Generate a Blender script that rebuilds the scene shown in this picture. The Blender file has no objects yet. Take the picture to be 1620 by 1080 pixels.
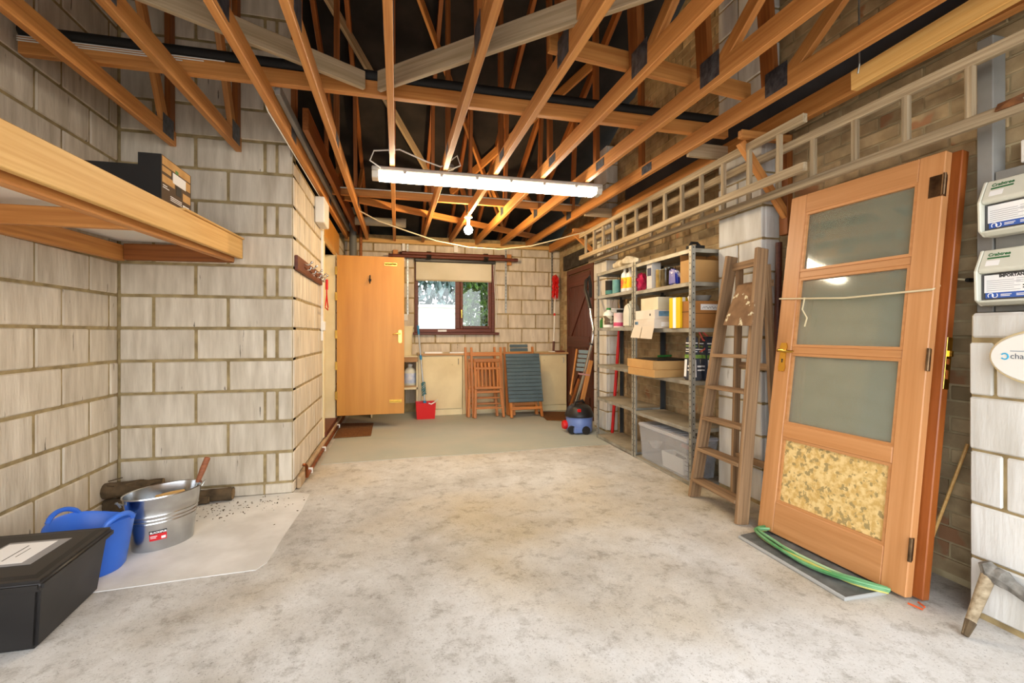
import bpy, bmesh, math, random
from mathutils import Vector, Matrix, Euler

random.seed(7)
scene = bpy.context.scene
col = scene.collection

# ------------------------------------------------------------------ camera
F, H, V0 = 740.0, 1.173, 527.0          # focal length in pixels of a 1620 px wide frame, eye height, horizon row
PSI = math.atan(182 / 740.0)
CS, SN = math.cos(PSI), math.sin(PSI)
cam_data = bpy.data.cameras.new('camera')
cam_data.sensor_width = 36.0
cam_data.lens = F / 1620 * 36
cam_data.shift_y = -(540 - V0) / 1620
cam_data.clip_start = 0.05
cam = bpy.data.objects.new('camera', cam_data)
col.objects.link(cam)
cam.location = (0, 0, H)
cam.rotation_euler = (math.radians(90), 0, -PSI)
scene.camera = cam

# ------------------------------------------------------------------ world and exposure
world = bpy.data.worlds.new('overcast_sky')
scene.world = world
world.use_nodes = True
wn = world.node_tree.nodes
bg = wn['Background']
bg.inputs[0].default_value = (0.93, 0.96, 1.0, 1)
bg.inputs[1].default_value = 3.4
scene.view_settings.view_transform = 'Standard'
scene.view_settings.look = 'None'
scene.view_settings.gamma = 1.0
scene.view_settings.use_curve_mapping = False
scene.view_settings.exposure = 0.80

TUBE_EMIT = 30.0
BULB_EMIT = 420.0

# ------------------------------------------------------------------ survey helpers: from a sight line to a point on a known plane
def ray(u, v):
    t = (u - 810) / F
    return Vector((t * CS + SN, CS - t * SN, (V0 - v) / F))
def at_x(u, v, x):
    d = ray(u, v); k = x / d.x
    return Vector((x, d.y * k, H + d.z * k))
def at_y(u, v, y):
    d = ray(u, v); k = y / d.y
    return Vector((d.x * k, y, H + d.z * k))
def at_z(u, v, z):
    d = ray(u, v); k = (z - H) / d.z
    return Vector((d.x * k, d.y * k, z))

# ------------------------------------------------------------------ materials
def lin(h):
    if isinstance(h, (tuple, list)): return tuple(h[:3])
    h = h.lstrip('#'); o = []
    for i in (0, 2, 4):
        c = int(h[i:i+2], 16) / 255
        o.append(c / 12.92 if c <= 0.04045 else ((c + 0.055) / 1.055) ** 2.4)
    return tuple(o)

MATS = {}
def mat(name, c1, c2=None, rough=0.6, metal=0.0, scale=6.0, stretch=(1, 1, 1), bump=0.0, objvar=0.0, spots=None,
        spot_scale=30.0, spot_at=0.66, detail=6.0, lo=0.35, hi=0.65, spec=0.4, bump_scale=None, emit=None, emit_strength=0.0):
    if name in MATS: return MATS[name]
    m = bpy.data.materials.new(name); m.use_nodes = True
    nt = m.node_tree; N = nt.nodes; L = nt.links
    p = N['Principled BSDF']
    p.inputs['Roughness'].default_value = rough
    p.inputs['Metallic'].default_value = metal
    p.inputs['Specular IOR Level'].default_value = spec
    c1 = lin(c1); c2 = lin(c2) if c2 else None
    if emit:
        p.inputs['Emission Color'].default_value = (*lin(emit), 1)
        p.inputs['Emission Strength'].default_value = emit_strength
    MATS[name] = m
    if c2 is None and not bump and not objvar:
        p.inputs['Base Color'].default_value = (*c1, 1)
        return m
    tc = N.new('ShaderNodeTexCoord'); mp = N.new('ShaderNodeMapping')
    mp.inputs['Scale'].default_value = stretch
    L.new(tc.outputs['Object'], mp.inputs['Vector'])
    oi = N.new('ShaderNodeObjectInfo')
    cmb = N.new('ShaderNodeCombineXYZ')
    mul = N.new('ShaderNodeMath'); mul.operation = 'MULTIPLY'; mul.inputs[1].default_value = 37.0
    L.new(oi.outputs['Random'], mul.inputs[0])
    for i in range(3): L.new(mul.outputs[0], cmb.inputs[i])
    add = N.new('ShaderNodeVectorMath'); add.operation = 'ADD'
    L.new(mp.outputs[0], add.inputs[0]); L.new(cmb.outputs[0], add.inputs[1])
    vec = add.outputs[0]
    n1 = N.new('ShaderNodeTexNoise'); n1.inputs['Scale'].default_value = scale; n1.inputs['Detail'].default_value = detail
    L.new(vec, n1.inputs['Vector'])
    ramp = N.new('ShaderNodeValToRGB')
    ramp.color_ramp.elements[0].position = lo; ramp.color_ramp.elements[1].position = hi
    ramp.color_ramp.elements[0].color = (*c1, 1); ramp.color_ramp.elements[1].color = (*(c2 or c1), 1)
    L.new(n1.outputs['Fac'], ramp.inputs['Fac'])
    out = ramp.outputs['Color']
    if spots:
        n2 = N.new('ShaderNodeTexNoise'); n2.inputs['Scale'].default_value = spot_scale; n2.inputs['Detail'].default_value = 3
        L.new(vec, n2.inputs['Vector'])
        r2 = N.new('ShaderNodeValToRGB')
        r2.color_ramp.elements[0].position = spot_at; r2.color_ramp.elements[1].position = spot_at + 0.04
        r2.color_ramp.elements[0].color = (0, 0, 0, 1); r2.color_ramp.elements[1].color = (1, 1, 1, 1)
        L.new(n2.outputs['Fac'], r2.inputs['Fac'])
        mx = N.new('ShaderNodeMix'); mx.data_type = 'RGBA'
        L.new(r2.outputs['Color'], mx.inputs['Factor'])
        L.new(out, mx.inputs['A']); mx.inputs['B'].default_value = (*lin(spots), 1)
        out = mx.outputs['Result']
    if objvar:
        hsv = N.new('ShaderNodeHueSaturation')
        mr = N.new('ShaderNodeMapRange'); mr.inputs['To Min'].default_value = 1 - objvar; mr.inputs['To Max'].default_value = 1 + objvar
        L.new(oi.outputs['Random'], mr.inputs['Value']); L.new(mr.outputs[0], hsv.inputs['Value'])
        L.new(out, hsv.inputs['Color']); out = hsv.outputs['Color']
    L.new(out, p.inputs['Base Color'])
    if bump:
        b = N.new('ShaderNodeBump'); b.inputs['Strength'].default_value = bump; b.inputs['Distance'].default_value = 0.01
        if bump_scale:
            n3 = N.new('ShaderNodeTexNoise'); n3.inputs['Scale'].default_value = bump_scale; n3.inputs['Detail'].default_value = 5
            L.new(vec, n3.inputs['Vector']); L.new(n3.outputs['Fac'], b.inputs['Height'])
        else:
            L.new(n1.outputs['Fac'], b.inputs['Height'])
        L.new(b.outputs['Normal'], p.inputs['Normal'])
    return m

def wood(name, c1, c2, rough=0.55, grain=60.0, bump=0.15, objvar=0.12, knots=None):
    # grain runs along the local x axis of the piece
    return mat(name, c1, c2, rough=rough, scale=1.0, stretch=(1.6, grain, grain), detail=4, lo=0.3, hi=0.72, bump=bump,
               objvar=objvar, spots=knots, spot_scale=0.35, spot_at=0.72)

def glass_mat(name, tint=(0.9, 0.93, 0.9), gloss=0.12, rough=0.02, haze=0.0, haze_col=(0.6, 0.62, 0.55)):
    m = bpy.data.materials.new(name); m.use_nodes = True
    nt = m.node_tree; N = nt.nodes; L = nt.links
    N.remove(N['Principled BSDF']); out = N['Material Output']
    tr = N.new('ShaderNodeBsdfTransparent'); tr.inputs[0].default_value = (*tint, 1)
    gl = N.new('ShaderNodeBsdfGlossy'); gl.inputs['Roughness'].default_value = rough
    df = N.new('ShaderNodeBsdfDiffuse'); df.inputs[0].default_value = (*haze_col, 1)
    m1 = N.new('ShaderNodeMixShader'); m1.inputs[0].default_value = haze
    L.new(tr.outputs[0], m1.inputs[1]); L.new(df.outputs[0], m1.inputs[2])
    m2 = N.new('ShaderNodeMixShader'); m2.inputs[0].default_value = gloss
    L.new(m1.outputs[0], m2.inputs[1]); L.new(gl.outputs[0], m2.inputs[2])
    L.new(m2.outputs[0], out.inputs['Surface'])
    MATS[name] = m
    return m

# masonry
M_BLOCK = mat('concrete_block', '#dacfbc', '#b8ab96', rough=0.9, scale=2.2, stretch=(9, 9, 1.3), bump=0.45, objvar=0.08, spots='#62594a', spot_scale=3.6, spot_at=0.70, bump_scale=7, lo=0.3, hi=0.7)
M_BLOCK_W = mat('white_painted_block', '#dcdcd8', '#bdbab2', rough=0.85, scale=1.6, stretch=(6, 6, 1.0), bump=0.35, objvar=0.05, spots='#8f8676', spot_scale=3, spot_at=0.74, bump_scale=8)
M_MORTAR = mat('mortar', '#a8946a', '#857350', rough=0.95, scale=14, bump=0.5)
M_MORTAR_B = mat('brick_mortar', '#bcab86', '#998866', rough=0.95, scale=10, bump=0.5)
M_BRICK = mat('old_brick', '#c2aa82', '#9c8562', rough=0.95, scale=9, bump=0.5, objvar=0.24, spots='#a97c58', spot_scale=4, spot_at=0.63)
M_FELT = mat('roofing_felt', '#2b2521', '#1a1614', rough=0.95, scale=4)
# timber
M_PINE = wood('orange_pine', '#d09250', '#ae6d34', knots='#7a4a20', objvar=0.15)
M_PINE_D = wood('dark_pine', '#9a5c2a', '#7d4519')
M_PINE_L = wood('pale_pine', '#e0b671', '#cd9a52', knots='#8a5a24')
M_GREYWOOD = wood('weathered_plank', '#b7a184', '#94805f', bump=0.3)
M_OLDWOOD = wood('old_ladder_wood', '#a58460', '#6d5339', bump=0.45, rough=0.75)
M_GREYLADDER = wood('grey_ladder_wood', '#b9a88b', '#857358', bump=0.5, rough=0.85)
M_TEAK = wood('oiled_teak', '#c47c38', '#8f5622', rough=0.4, objvar=0.16)
M_PLY = mat('door_plywood', '#cf943f', '#b97c2c', rough=0.4, scale=1.2, stretch=(9, 9, 0.8), detail=5, lo=0.25, hi=0.75)
M_BROWN = wood('brown_stained_wood', '#6b3422', '#512517', rough=0.5)
M_DOORWOOD = wood('hardwood_door', '#c8915f', '#b57d4a', rough=0.4, grain=40, bump=0.05, objvar=0.05)
M_DOORWOOD2 = wood('varnished_hardwood', '#a05a28', '#87451a', rough=0.35, grain=40, bump=0.1, objvar=0.05)
M_DARKDOOR = wood('mahogany_boards', '#5f3020', '#482214', rough=0.5)
# metals
M_GALV = mat('galvanised_steel', '#b9bab4', '#96978f', rough=0.38, metal=0.85, scale=7, bump=0.05)
M_BUCKETM = mat('bright_zinc', '#d4d6d8', '#b4b7b9', rough=0.2, metal=1.0, scale=5)
M_RACK = mat('rack_steel', '#b4b3aa', '#8f8d82', rough=0.5, metal=0.5, scale=8)
M_RACKD = mat('rack_shelf_dusty', '#a29a88', '#857d6c', rough=0.75, metal=0.2, scale=5)
M_BRASS = mat('brass', '#d9b458', rough=0.25, metal=1.0)
M_COPPER = mat('copper', '#a8633c', '#7d4526', rough=0.35, metal=0.9, scale=12)
M_CHROME = mat('chrome', '#cfcfcf', rough=0.15, metal=1.0)
M_PLATE = mat('nail_plate', '#6d737e', '#474b55', rough=0.45, metal=0.7, scale=30)
M_IRON = mat('rusty_iron', '#4c463f', '#2f2a26', rough=0.8, metal=0.3, scale=15, bump=0.4)
M_HINGE = mat('bronzed_steel', '#7a6248', '#4d3c2c', rough=0.35, metal=0.9, scale=20)
# plastics, paint, paper
M_BLACKP = mat('black_plastic', '#262423', '#1d1b1b', rough=0.42, scale=5)
M_BLACK = mat('matt_black', '#191817', rough=0.7)
M_BLUEP = mat('blue_plastic', '#3a70d2', '#2c62c6', rough=0.4, scale=3)
M_REDP = mat('red_plastic', '#cf1717', rough=0.35)
M_WHITE = mat('white_plastic', '#e6e4dd', rough=0.5)
M_PAPER = mat('white_paper', '#efefee', rough=0.8)
M_CREAM = mat('cream_paint', '#e6d8b0', '#dbcb9f', rough=0.5, scale=4)
M_CREAM2 = mat('cream_painted_board', '#e3d2a6', '#d3c094', rough=0.55, scale=3, spots='#a28d63', spot_scale=9, spot_at=0.72)
M_GREY = mat('grey_board', '#8f8e89', '#7f7e79', rough=0.6, scale=5)
M_SLATE = mat('slate_blue_paint', '#4d6068', '#43555d', rough=0.5, scale=6)
M_SLATEL = mat('pale_slate_paint', '#7d929c', rough=0.5)
M_CARD = mat('cardboard', '#c49a61', '#b48b55', rough=0.85, scale=5)
M_CARD_D = mat('brown_cardboard', '#b27c42', '#9d6a35', rough=0.85, scale=5)
M_RUBBER = mat('grey_rubber', '#6d6e6c', '#545553', rough=0.8, scale=14, bump=0.3)
M_COIR = mat('coir', '#7a5027', '#5e3a19', rough=1.0, scale=60, bump=0.6)
M_BARK = mat('bark', '#6a5840', '#3f3324', rough=1.0, scale=10, bump=0.8)
M_INK = mat('black_ink', '#1a1a1a', rough=0.7)
M_GREEN_INK = mat('green_ink', '#2c6a3c', rough=0.7)
M_BLUE_INK = mat('blue_ink', '#3a5fb0', rough=0.6)
M_RED_INK = mat('red_ink', '#d21f25', rough=0.5)
M_YELLOW = mat('yellow_print', '#eec21c', rough=0.5)
M_GREENC = mat('green_plastic', '#2f7a32', rough=0.45)
M_ROPE = mat('rope', '#d8c9a4', rough=0.8)

# ------------------------------------------------------------------ mesh helpers
def frame_from(p0, p1, up=(0, 0, 1)):
    x = (Vector(p1) - Vector(p0)).normalized()
    up = Vector(up)
    if abs(x.dot(up)) > 0.98: up = Vector((0, 1, 0)) if abs(x.y) < 0.9 else Vector((1, 0, 0))
    y = up.cross(x).normalized(); z = x.cross(y)
    return x, y, z

class MB:
    def __init__(s): s.v = []; s.f = []
    def _add(s, vs, fs):
        o = len(s.v); s.v += [Vector(a) for a in vs]; s.f += [tuple(i + o for i in f) for f in fs]; return s
    def bx(s, x0, x1, y0, y1, z0, z1):
        return s._add([(x0,y0,z0),(x1,y0,z0),(x1,y1,z0),(x0,y1,z0),(x0,y0,z1),(x1,y0,z1),(x1,y1,z1),(x0,y1,z1)],
                      [(3,2,1,0),(4,5,6,7),(0,1,5,4),(1,2,6,5),(2,3,7,6),(3,0,4,7)])
    def box(s, c, size, R=None):
        c = Vector(c); hx, hy, hz = [a / 2 for a in size]
        vs = [Vector(p) for p in [(-hx,-hy,-hz),(hx,-hy,-hz),(hx,hy,-hz),(-hx,hy,-hz),(-hx,-hy,hz),(hx,-hy,hz),(hx,hy,hz),(-hx,hy,hz)]]
        if R is not None: vs = [R @ a for a in vs]
        return s._add([c + a for a in vs], [(3,2,1,0),(4,5,6,7),(0,1,5,4),(1,2,6,5),(2,3,7,6),(3,0,4,7)])
    def hexa(s, b, t):      # four bottom points and four top points, both counter-clockwise from above
        return s._add(list(b) + list(t), [(3,2,1,0),(4,5,6,7),(0,1,5,4),(1,2,6,5),(2,3,7,6),(3,0,4,7)])
    def beam(s, p0, p1, w, h, up=(0, 0, 1)):
        p0 = Vector(p0); p1 = Vector(p1); x, y, z = frame_from(p0, p1, up)
        b = [p0 - y*w/2 - z*h/2, p1 - y*w/2 - z*h/2, p1 + y*w/2 - z*h/2, p0 + y*w/2 - z*h/2]
        return s.hexa(b, [a + z*h for a in b])
    def tube(s, pts, r, n=10, cap=True):
        pts = [Vector(p) for p in pts]; m = len(pts)
        rs = r if isinstance(r, (list, tuple)) else [r] * m
        vs = []; fs = []; prev = None
        for i, p in enumerate(pts):
            d = (pts[min(i+1, m-1)] - pts[max(i-1, 0)]).normalized()
            if prev is None:
                up = Vector((0, 0, 1)) if abs(d.z) < 0.9 else Vector((1, 0, 0))
                a = up.cross(d).normalized()
            else:
                a = (prev - d * prev.dot(d)).normalized()
            prev = a; b = d.cross(a)
            for k in range(n):
                th = 2 * math.pi * k / n
                vs.append(p + (a * math.cos(th) + b * math.sin(th)) * rs[i])
        for i in range(m - 1):
            for k in range(n):
                fs.append((i*n + k, i*n + (k+1) % n, (i+1)*n + (k+1) % n, (i+1)*n + k))
        if cap:
            fs.append(tuple(range(n - 1, -1, -1))); fs.append(tuple((m-1)*n + k for k in range(n)))
        return s._add(vs, fs)
    def lathe(s, prof, c=(0, 0, 0), n=24, sx=1.0, sy=1.0, ang=0.0, cap_bot=True, cap_top=True):
        c = Vector(c); vs = []; fs = []; m = len(prof); ca, sa = math.cos(ang), math.sin(ang)
        for r, z in prof:
            for k in range(n):
                th = 2 * math.pi * k / n
                x, y = r * sx * math.cos(th), r * sy * math.sin(th)
                vs.append(c + Vector((x*ca - y*sa, x*sa + y*ca, z)))
        for i in range(m - 1):
            for k in range(n):
                fs.append((i*n + k, i*n + (k+1) % n, (i+1)*n + (k+1) % n, (i+1)*n + k))
        if cap_bot: fs.append(tuple(range(n - 1, -1, -1)))
        if cap_top: fs.append(tuple((m-1)*n + k for k in range(n)))
        return s._add(vs, fs)
    def prism(s, poly, o, ex, ey, ez, d):   # polygon in (ex, ey) at o, extruded by d along ez
        o = Vector(o); ex = Vector(ex); ey = Vector(ey); ez = Vector(ez); n = len(poly)
        a = [o + ex*p[0] + ey*p[1] for p in poly]; b = [q + ez*d for q in a]
        fs = [tuple(range(n - 1, -1, -1)), tuple(range(n, 2*n))] + [(i, (i+1) % n, n + (i+1) % n, n + i) for i in range(n)]
        return s._add(a + b, fs)
    def ball(s, c, r, n=12, m=8, sq=(1, 1, 1)):
        prof = []
        c = Vector(c); vs = []; fs = []
        for i in range(m + 1):
            ph = math.pi * i / m
            for k in range(n):
                th = 2 * math.pi * k / n
                vs.append(c + Vector((r*sq[0]*math.sin(ph)*math.cos(th), r*sq[1]*math.sin(ph)*math.sin(th), -r*sq[2]*math.cos(ph))))
        for i in range(m):
            for k in range(n): fs.append((i*n + k, i*n + (k+1) % n, (i+1)*n + (k+1) % n, (i+1)*n + k))
        return s._add(vs, fs)
    def xform(s, M): s.v = [M @ a for a in s.v]; return s

ROOTM = {}
def finish_mesh(name, vs, fs, m, bevel=0.0, smooth=False, seg=1):
    me = bpy.data.meshes.new(name)
    me.from_pydata([tuple(a) for a in vs], [], fs)
    bm = bmesh.new(); bm.from_mesh(me)
    bmesh.ops.recalc_face_normals(bm, faces=bm.faces)
    if bevel:
        ed = [e for e in bm.edges if len(e.link_faces) == 2 and e.calc_face_angle(0) > 0.5]
        bmesh.ops.bevel(bm, geom=ed, offset=bevel, segments=seg, affect='EDGES', clamp_overlap=True)
    bm.to_mesh(me); bm.free()
    if smooth:
        me.polygons.foreach_set('use_smooth', [True] * len(me.polygons))
        me.set_sharp_from_angle(angle=math.radians(40))
    me.materials.append(m)
    return me

def link(name, me, parent=None, mw=None):
    o = bpy.data.objects.new(name, me); col.objects.link(o)
    mw = mw or Matrix.Identity(4)
    if parent is not None:
        o.parent = parent
        o.matrix_basis = ROOTM.get(parent.name, Matrix.Identity(4)).inverted() @ mw
    else:
        o.matrix_basis = mw
    ROOTM[o.name] = mw.copy()
    return o

def build(mb, name, m, parent=None, bevel=0.0, smooth=False, seg=1, local=False):
    """one mesh object; world coordinates unless local=True (then in the frame of its thing)"""
    M = ROOTM.get(parent.name, Matrix.Identity(4)) if parent is not None else Matrix.Identity(4)
    if local or parent is None:
        vs = mb.v
        if parent is None:          # origin at the base of the thing
            xs = [a.x for a in vs]; ys = [a.y for a in vs]; zs = [a.z for a in vs]
            o = Vector(((min(xs)+max(xs))/2, (min(ys)+max(ys))/2, min(zs)))
            me = finish_mesh(name, [a - o for a in vs], mb.f, m, bevel, smooth, seg)
            return link(name, me, None, Matrix.Translation(o))
    else:
        Mi = M.inverted(); vs = [Mi @ a for a in mb.v]
    me = finish_mesh(name, vs, mb.f, m, bevel, smooth, seg)
    o = link(name, me, parent, M)
    return o

def plank(name, p0, p1, w, h, m, parent=None, up=(0, 0, 1), bevel=0.003, local=False):
    """a timber piece whose own x axis runs along its grain"""
    p0 = Vector(p0); p1 = Vector(p1)
    PM = ROOTM.get(parent.name, Matrix.Identity(4)) if parent is not None else Matrix.Identity(4)
    if local: p0 = PM @ p0; p1 = PM @ p1; up = PM.to_3x3() @ Vector(up)
    x, y, z = frame_from(p0, p1, up); Lh = (p1 - p0).length / 2
    key = ('plank', round(Lh, 4), round(w, 4), round(h, 4), m.name, bevel)
    me = MESHES.get(key)
    if me is None:
        mb = MB().bx(-Lh, Lh, -w/2, w/2, -h/2, h/2)
        me = MESHES[key] = finish_mesh(name, mb.v, mb.f, m, bevel)
    mw = Matrix((x, y, z)).transposed().to_4x4(); mw.translation = (p0 + p1) / 2
    return link(name, me, parent, mw)
MESHES = {}

def tag(o, label, cat, group=None):
    o['label'] = label; o['category'] = cat
    if group: o['group'] = group
    return o
def struct(o):
    o['kind'] = 'structure'; return o
def thing(name, label, cat, loc=(0, 0, 0), M=None, group=None):
    o = bpy.data.objects.new(name, None); col.objects.link(o)
    o.empty_display_size = 0.05
    mw = M.copy() if M is not None else Matrix.Translation(Vector(loc))
    o.matrix_basis = mw; ROOTM[o.name] = mw
    return tag(o, label, cat, group)
def group_struct(name, loc=(0, 0, 0)):
    o = bpy.data.objects.new(name, None); col.objects.link(o)
    o.matrix_basis = Matrix.Translation(Vector(loc)); ROOTM[o.name] = o.matrix_basis.copy()
    o['kind'] = 'structure'; return o
def frame_M(o, ex, ey, ez):
    M = Matrix((Vector(ex).normalized(), Vector(ey).normalized(), Vector(ez).normalized())).transposed().to_4x4()
    M.translation = Vector(o); return M

_fontcache = {}
def text(s, size, o, ex, ey, m, name, parent, depth=0.0006, bold=0.0):
    """flat print: the baseline starts at o, runs along ex, letters stand along ey"""
    cu = bpy.data.curves.new('print', 'FONT'); cu.body = s; cu.size = size; cu.offset = bold
    cu.resolution_u = 3
    ob = bpy.data.objects.new('print', cu)
    me = bpy.data.meshes.new_from_object(ob)
    ex = Vector(ex).normalized(); ey = Vector(ey).normalized(); ez = ex.cross(ey)
    mb = MB(); mb._add([Vector(o) + ex*v.co.x + ey*v.co.y + ez*depth for v in me.vertices], [tuple(p.vertices) for p in me.polygons])
    bpy.data.objects.remove(ob); bpy.data.curves.remove(cu); bpy.data.meshes.remove(me)
    M = ROOTM.get(parent.name, Matrix.Identity(4)); Mi = M.inverted()
    me2 = bpy.data.meshes.new(name); me2.from_pydata([tuple(Mi @ v) for v in mb.v], [], mb.f); me2.materials.append(m)
    return link(name, me2, parent, M)

def quad(mb, o, ex, ey, x0, x1, y0, y1, d=0.0008):
    """a thin printed patch on a surface with axes ex, ey"""
    ex = Vector(ex).normalized(); ey = Vector(ey).normalized(); ez = ex.cross(ey); o = Vector(o)
    return mb.prism([(x0, y0), (x1, y0), (x1, y1), (x0, y1)], o, ex, ey, ez, d)
# ================================================================== the setting
XL, XR, XRET, YALC, YB = -1.835, 2.55, -0.738, 3.72, 7.13
YFRONT = -0.25
RIDGE_Y, EAVE_Z, PITCH = 3.6, 2.66, 0.445
def roof_z(y): return EAVE_Z + PITCH * min(y + 0.05, 7.25 - y)
def chord_z(y): return 2.455 + 0.018 * (y - 2.9)      # underside of the truss chords

def floor_mat():
    m = bpy.data.materials.new('worn_concrete'); m.use_nodes = True
    nt = m.node_tree; N = nt.nodes; L = nt.links; p = N['Principled BSDF']
    p.inputs['Roughness'].default_value = 0.82; p.inputs['Specular IOR Level'].default_value = 0.3
    tc = N.new('ShaderNodeTexCoord')
    def noise(sc, det=6, w=0.6, stretch=None):
        n = N.new('ShaderNodeTexNoise'); n.inputs['Scale'].default_value = sc; n.inputs['Detail'].default_value = det; n.inputs['Roughness'].default_value = w
        if stretch:
            mp = N.new('ShaderNodeMapping'); mp.inputs['Scale'].default_value = stretch
            L.new(tc.outputs['Object'], mp.inputs['Vector']); L.new(mp.outputs[0], n.inputs['Vector'])
        else: L.new(tc.outputs['Object'], n.inputs['Vector'])
        return n.outputs['Fac']
    def ramp(f, stops):
        r = N.new('ShaderNodeValToRGB'); cr = r.color_ramp
        while len(cr.elements) < len(stops): cr.elements.new(0.5)
        for e, (pos, c) in zip(cr.elements, stops): e.position = pos; e.color = (*lin(c), 1)
        L.new(f, r.inputs['Fac']); return r.outputs['Color']
    def mix(fac, a, b, mode='MIX', val=None):
        x = N.new('ShaderNodeMix'); x.data_type = 'RGBA'; x.blend_type = mode
        if val is not None: x.inputs['Factor'].default_value = val
        else: L.new(fac, x.inputs['Factor'])
        L.new(a, x.inputs['A']); L.new(b, x.inputs['B']); return x.outputs['Result']
    base = ramp(noise(1.5, 10, 0.68, (1, 0.8, 1)), [(0.28, '#9c978f'), (0.40, '#b9b6b0'), (0.54, '#cdccc9'), (0.70, '#dbdbda')])
    tan = ramp(noise(0.7, 4, 0.55), [(0.46, '#ffffff'), (0.66, '#e6d8be')])
    c = mix(None, base, tan, 'MULTIPLY', 1.0)
    speck = ramp(noise(130, 4, .75), [(0.28, '#8f877b'), (0.44, '#ffffff'), (0.62, '#ffffff'), (0.72, '#fffdf8')])
    c = mix(None, c, speck, 'MULTIPLY', 0.8)
    blot = ramp(noise(9, 10, 0.8), [(0.34, '#b3ada4'), (0.49, '#ffffff')])
    c = mix(None, c, blot, 'MULTIPLY', 0.7)
    L.new(c, p.inputs['Base Color'])
    b = N.new('ShaderNodeBump'); b.inputs['Strength'].default_value = 0.25; b.inputs['Distance'].default_value = 0.004
    L.new(noise(70, 6), b.inputs['Height']); L.new(b.outputs['Normal'], p.inputs['Normal'])
    return m
M_FLOOR = floor_mat()
M_SCREED = mat('pale_screed', '#dedcd8', '#cbc8c2', rough=0.85, scale=5, bump=0.15, spots='#9b8f7d', spot_scale=26, spot_at=0.74)
M_PAINTED = mat('worn_floor_paint', '#a5aba2', '#b3b2a6', rough=0.7, scale=1.6, stretch=(1, 1.2, 1), lo=0.35, hi=0.68)

fl = struct(build(MB().bx(-2.1, 2.8, YFRONT, 7.4, -0.12, 0.0), 'floor', M_FLOOR))
pts = [(-0.616, 3.66), (-0.612, 3.35), (-0.632, 3.0), (-0.645, 2.62), (-0.68, 2.55), (-0.95, 2.535), (-1.321, 2.505), (-1.835, 2.50), (-1.835, 3.72), (-0.74, 3.72)]
build(MB().prism([(a, b) for a, b in reversed(pts)], (0, 0, 0.0), (1, 0, 0), (0, 1, 0), (0, 0, 1), 0.004), 'screed_patch', M_SCREED, fl)
pts = [(-0.663, 4.461), (0.2, 4.50), (0.9, 4.49), (1.6, 4.545), (2.149, 4.55), (2.54, 4.57), (2.54, 7.12), (-0.66, 7.12)]
build(MB().prism(pts, (0, 0, 0.0), (1, 0, 0), (0, 1, 0), (0, 0, 1), 0.0035), 'painted_area', M_PAINTED, fl)
gr = struct(build(MB().bx(-14, 14, -14, YFRONT - 0.003, -0.14, -0.02), 'ground', mat('driveway', '#b5aea2', '#9b948a', rough=0.9, scale=3)))
lawn = struct(build(MB().bx(-14, 14, 7.42, 24, -0.14, -0.02), 'ground', mat('lawn', '#8fa060', '#74874a', rough=1.0, scale=3)))

# ---- masonry
def rect_minus(rects, hole):
    u0, u1, z0, z1 = hole; out = []
    for (a, b, c, d) in rects:
        if b <= u0 or a >= u1 or d <= z0 or c >= z1: out.append((a, b, c, d)); continue
        if a < u0: out.append((a, u0, c, d))
        if b > u1: out.append((u1, b, c, d))
        m0, m1 = max(a, u0), min(b, u1)
        if c < z0: out.append((m0, m1, c, z0))
        if d > z1: out.append((m0, m1, z1, d))
    return [r for r in out if r[1] - r[0] > 0.03 and r[3] - r[2] > 0.03]

def unit_mesh(w, h, depth, m, bev, name='block'):
    key = ('unit', round(w, 2), round(h, 2), depth, m.name)
    if key not in MESHES:
        mb = MB().bx(-w/2, w/2, -0.0, depth, -h/2, h/2)
        MESHES[key] = finish_mesh(name, mb.v, mb.f, m, bev)
    return MESHES[key]

def lay(parent, o, du, nrm, u0, u1, z0, z1, m, depth=0.06, bev=0.006, name='block', jit=0.0025):
    """one block whose front face spans u0..u1 along du and z0..z1, its face in the plane through o with normal nrm"""
    du = Vector(du); nrm = Vector(nrm); w, h = u1 - u0, z1 - z0
    me = unit_mesh(w, h, depth, m, bev, name)
    y = -nrm; z = Vector((0, 0, 1)); x = y.cross(z)
    mw = Matrix((x, y, z)).transposed().to_4x4()
    mw = mw @ Euler((random.uniform(-.004, .004), random.uniform(-.003, .003), random.uniform(-.006, .006))).to_matrix().to_4x4()
    mw.translation = Vector(o) + du * (u0 + u1) / 2 + Vector((0, 0, (z0 + z1) / 2)) + nrm * random.uniform(-jit, jit)
    return link(name, me, parent, mw)

def block_wall(parent, o, du, nrm, L, z0, ztop, m, joints=None, holes=(), off=(0.0, 0.225), ch=0.225, g=0.009, limit=None):
    k = 0; z = z0
    while z < ztop - 0.03:
        zt = min(z + ch, ztop)
        if joints: js = [0.0] + list(joints[k % len(joints)]) + [L]
        else:
            a = off[k % len(off)]; js = [0.0]
            x = a if a > 0.02 else 0.45
            while x < L - 0.03: js.append(x); x += 0.45
            js.append(L)
        for a, b in zip(js, js[1:]):
            if limit and z > limit((a + b) / 2): continue
            rs = [(a, b, z, zt)]
            for hhole in holes: rs = rect_minus(rs, hhole)
            for r in rs: lay(parent, o, du, nrm, r[0] + g, r[1] - g, r[2] + g, r[3] - g, m)
        z = zt; k += 1

def base_course(parent, o, du, nrm, L, m, h=0.0825):
    x = 0
    while x < L - 0.03:
        e = min(x + 0.225, L); lay(parent, o, du, nrm, x + .006, e - .006, 0.004, h - .006, m, name='brick'); x = e

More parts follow.
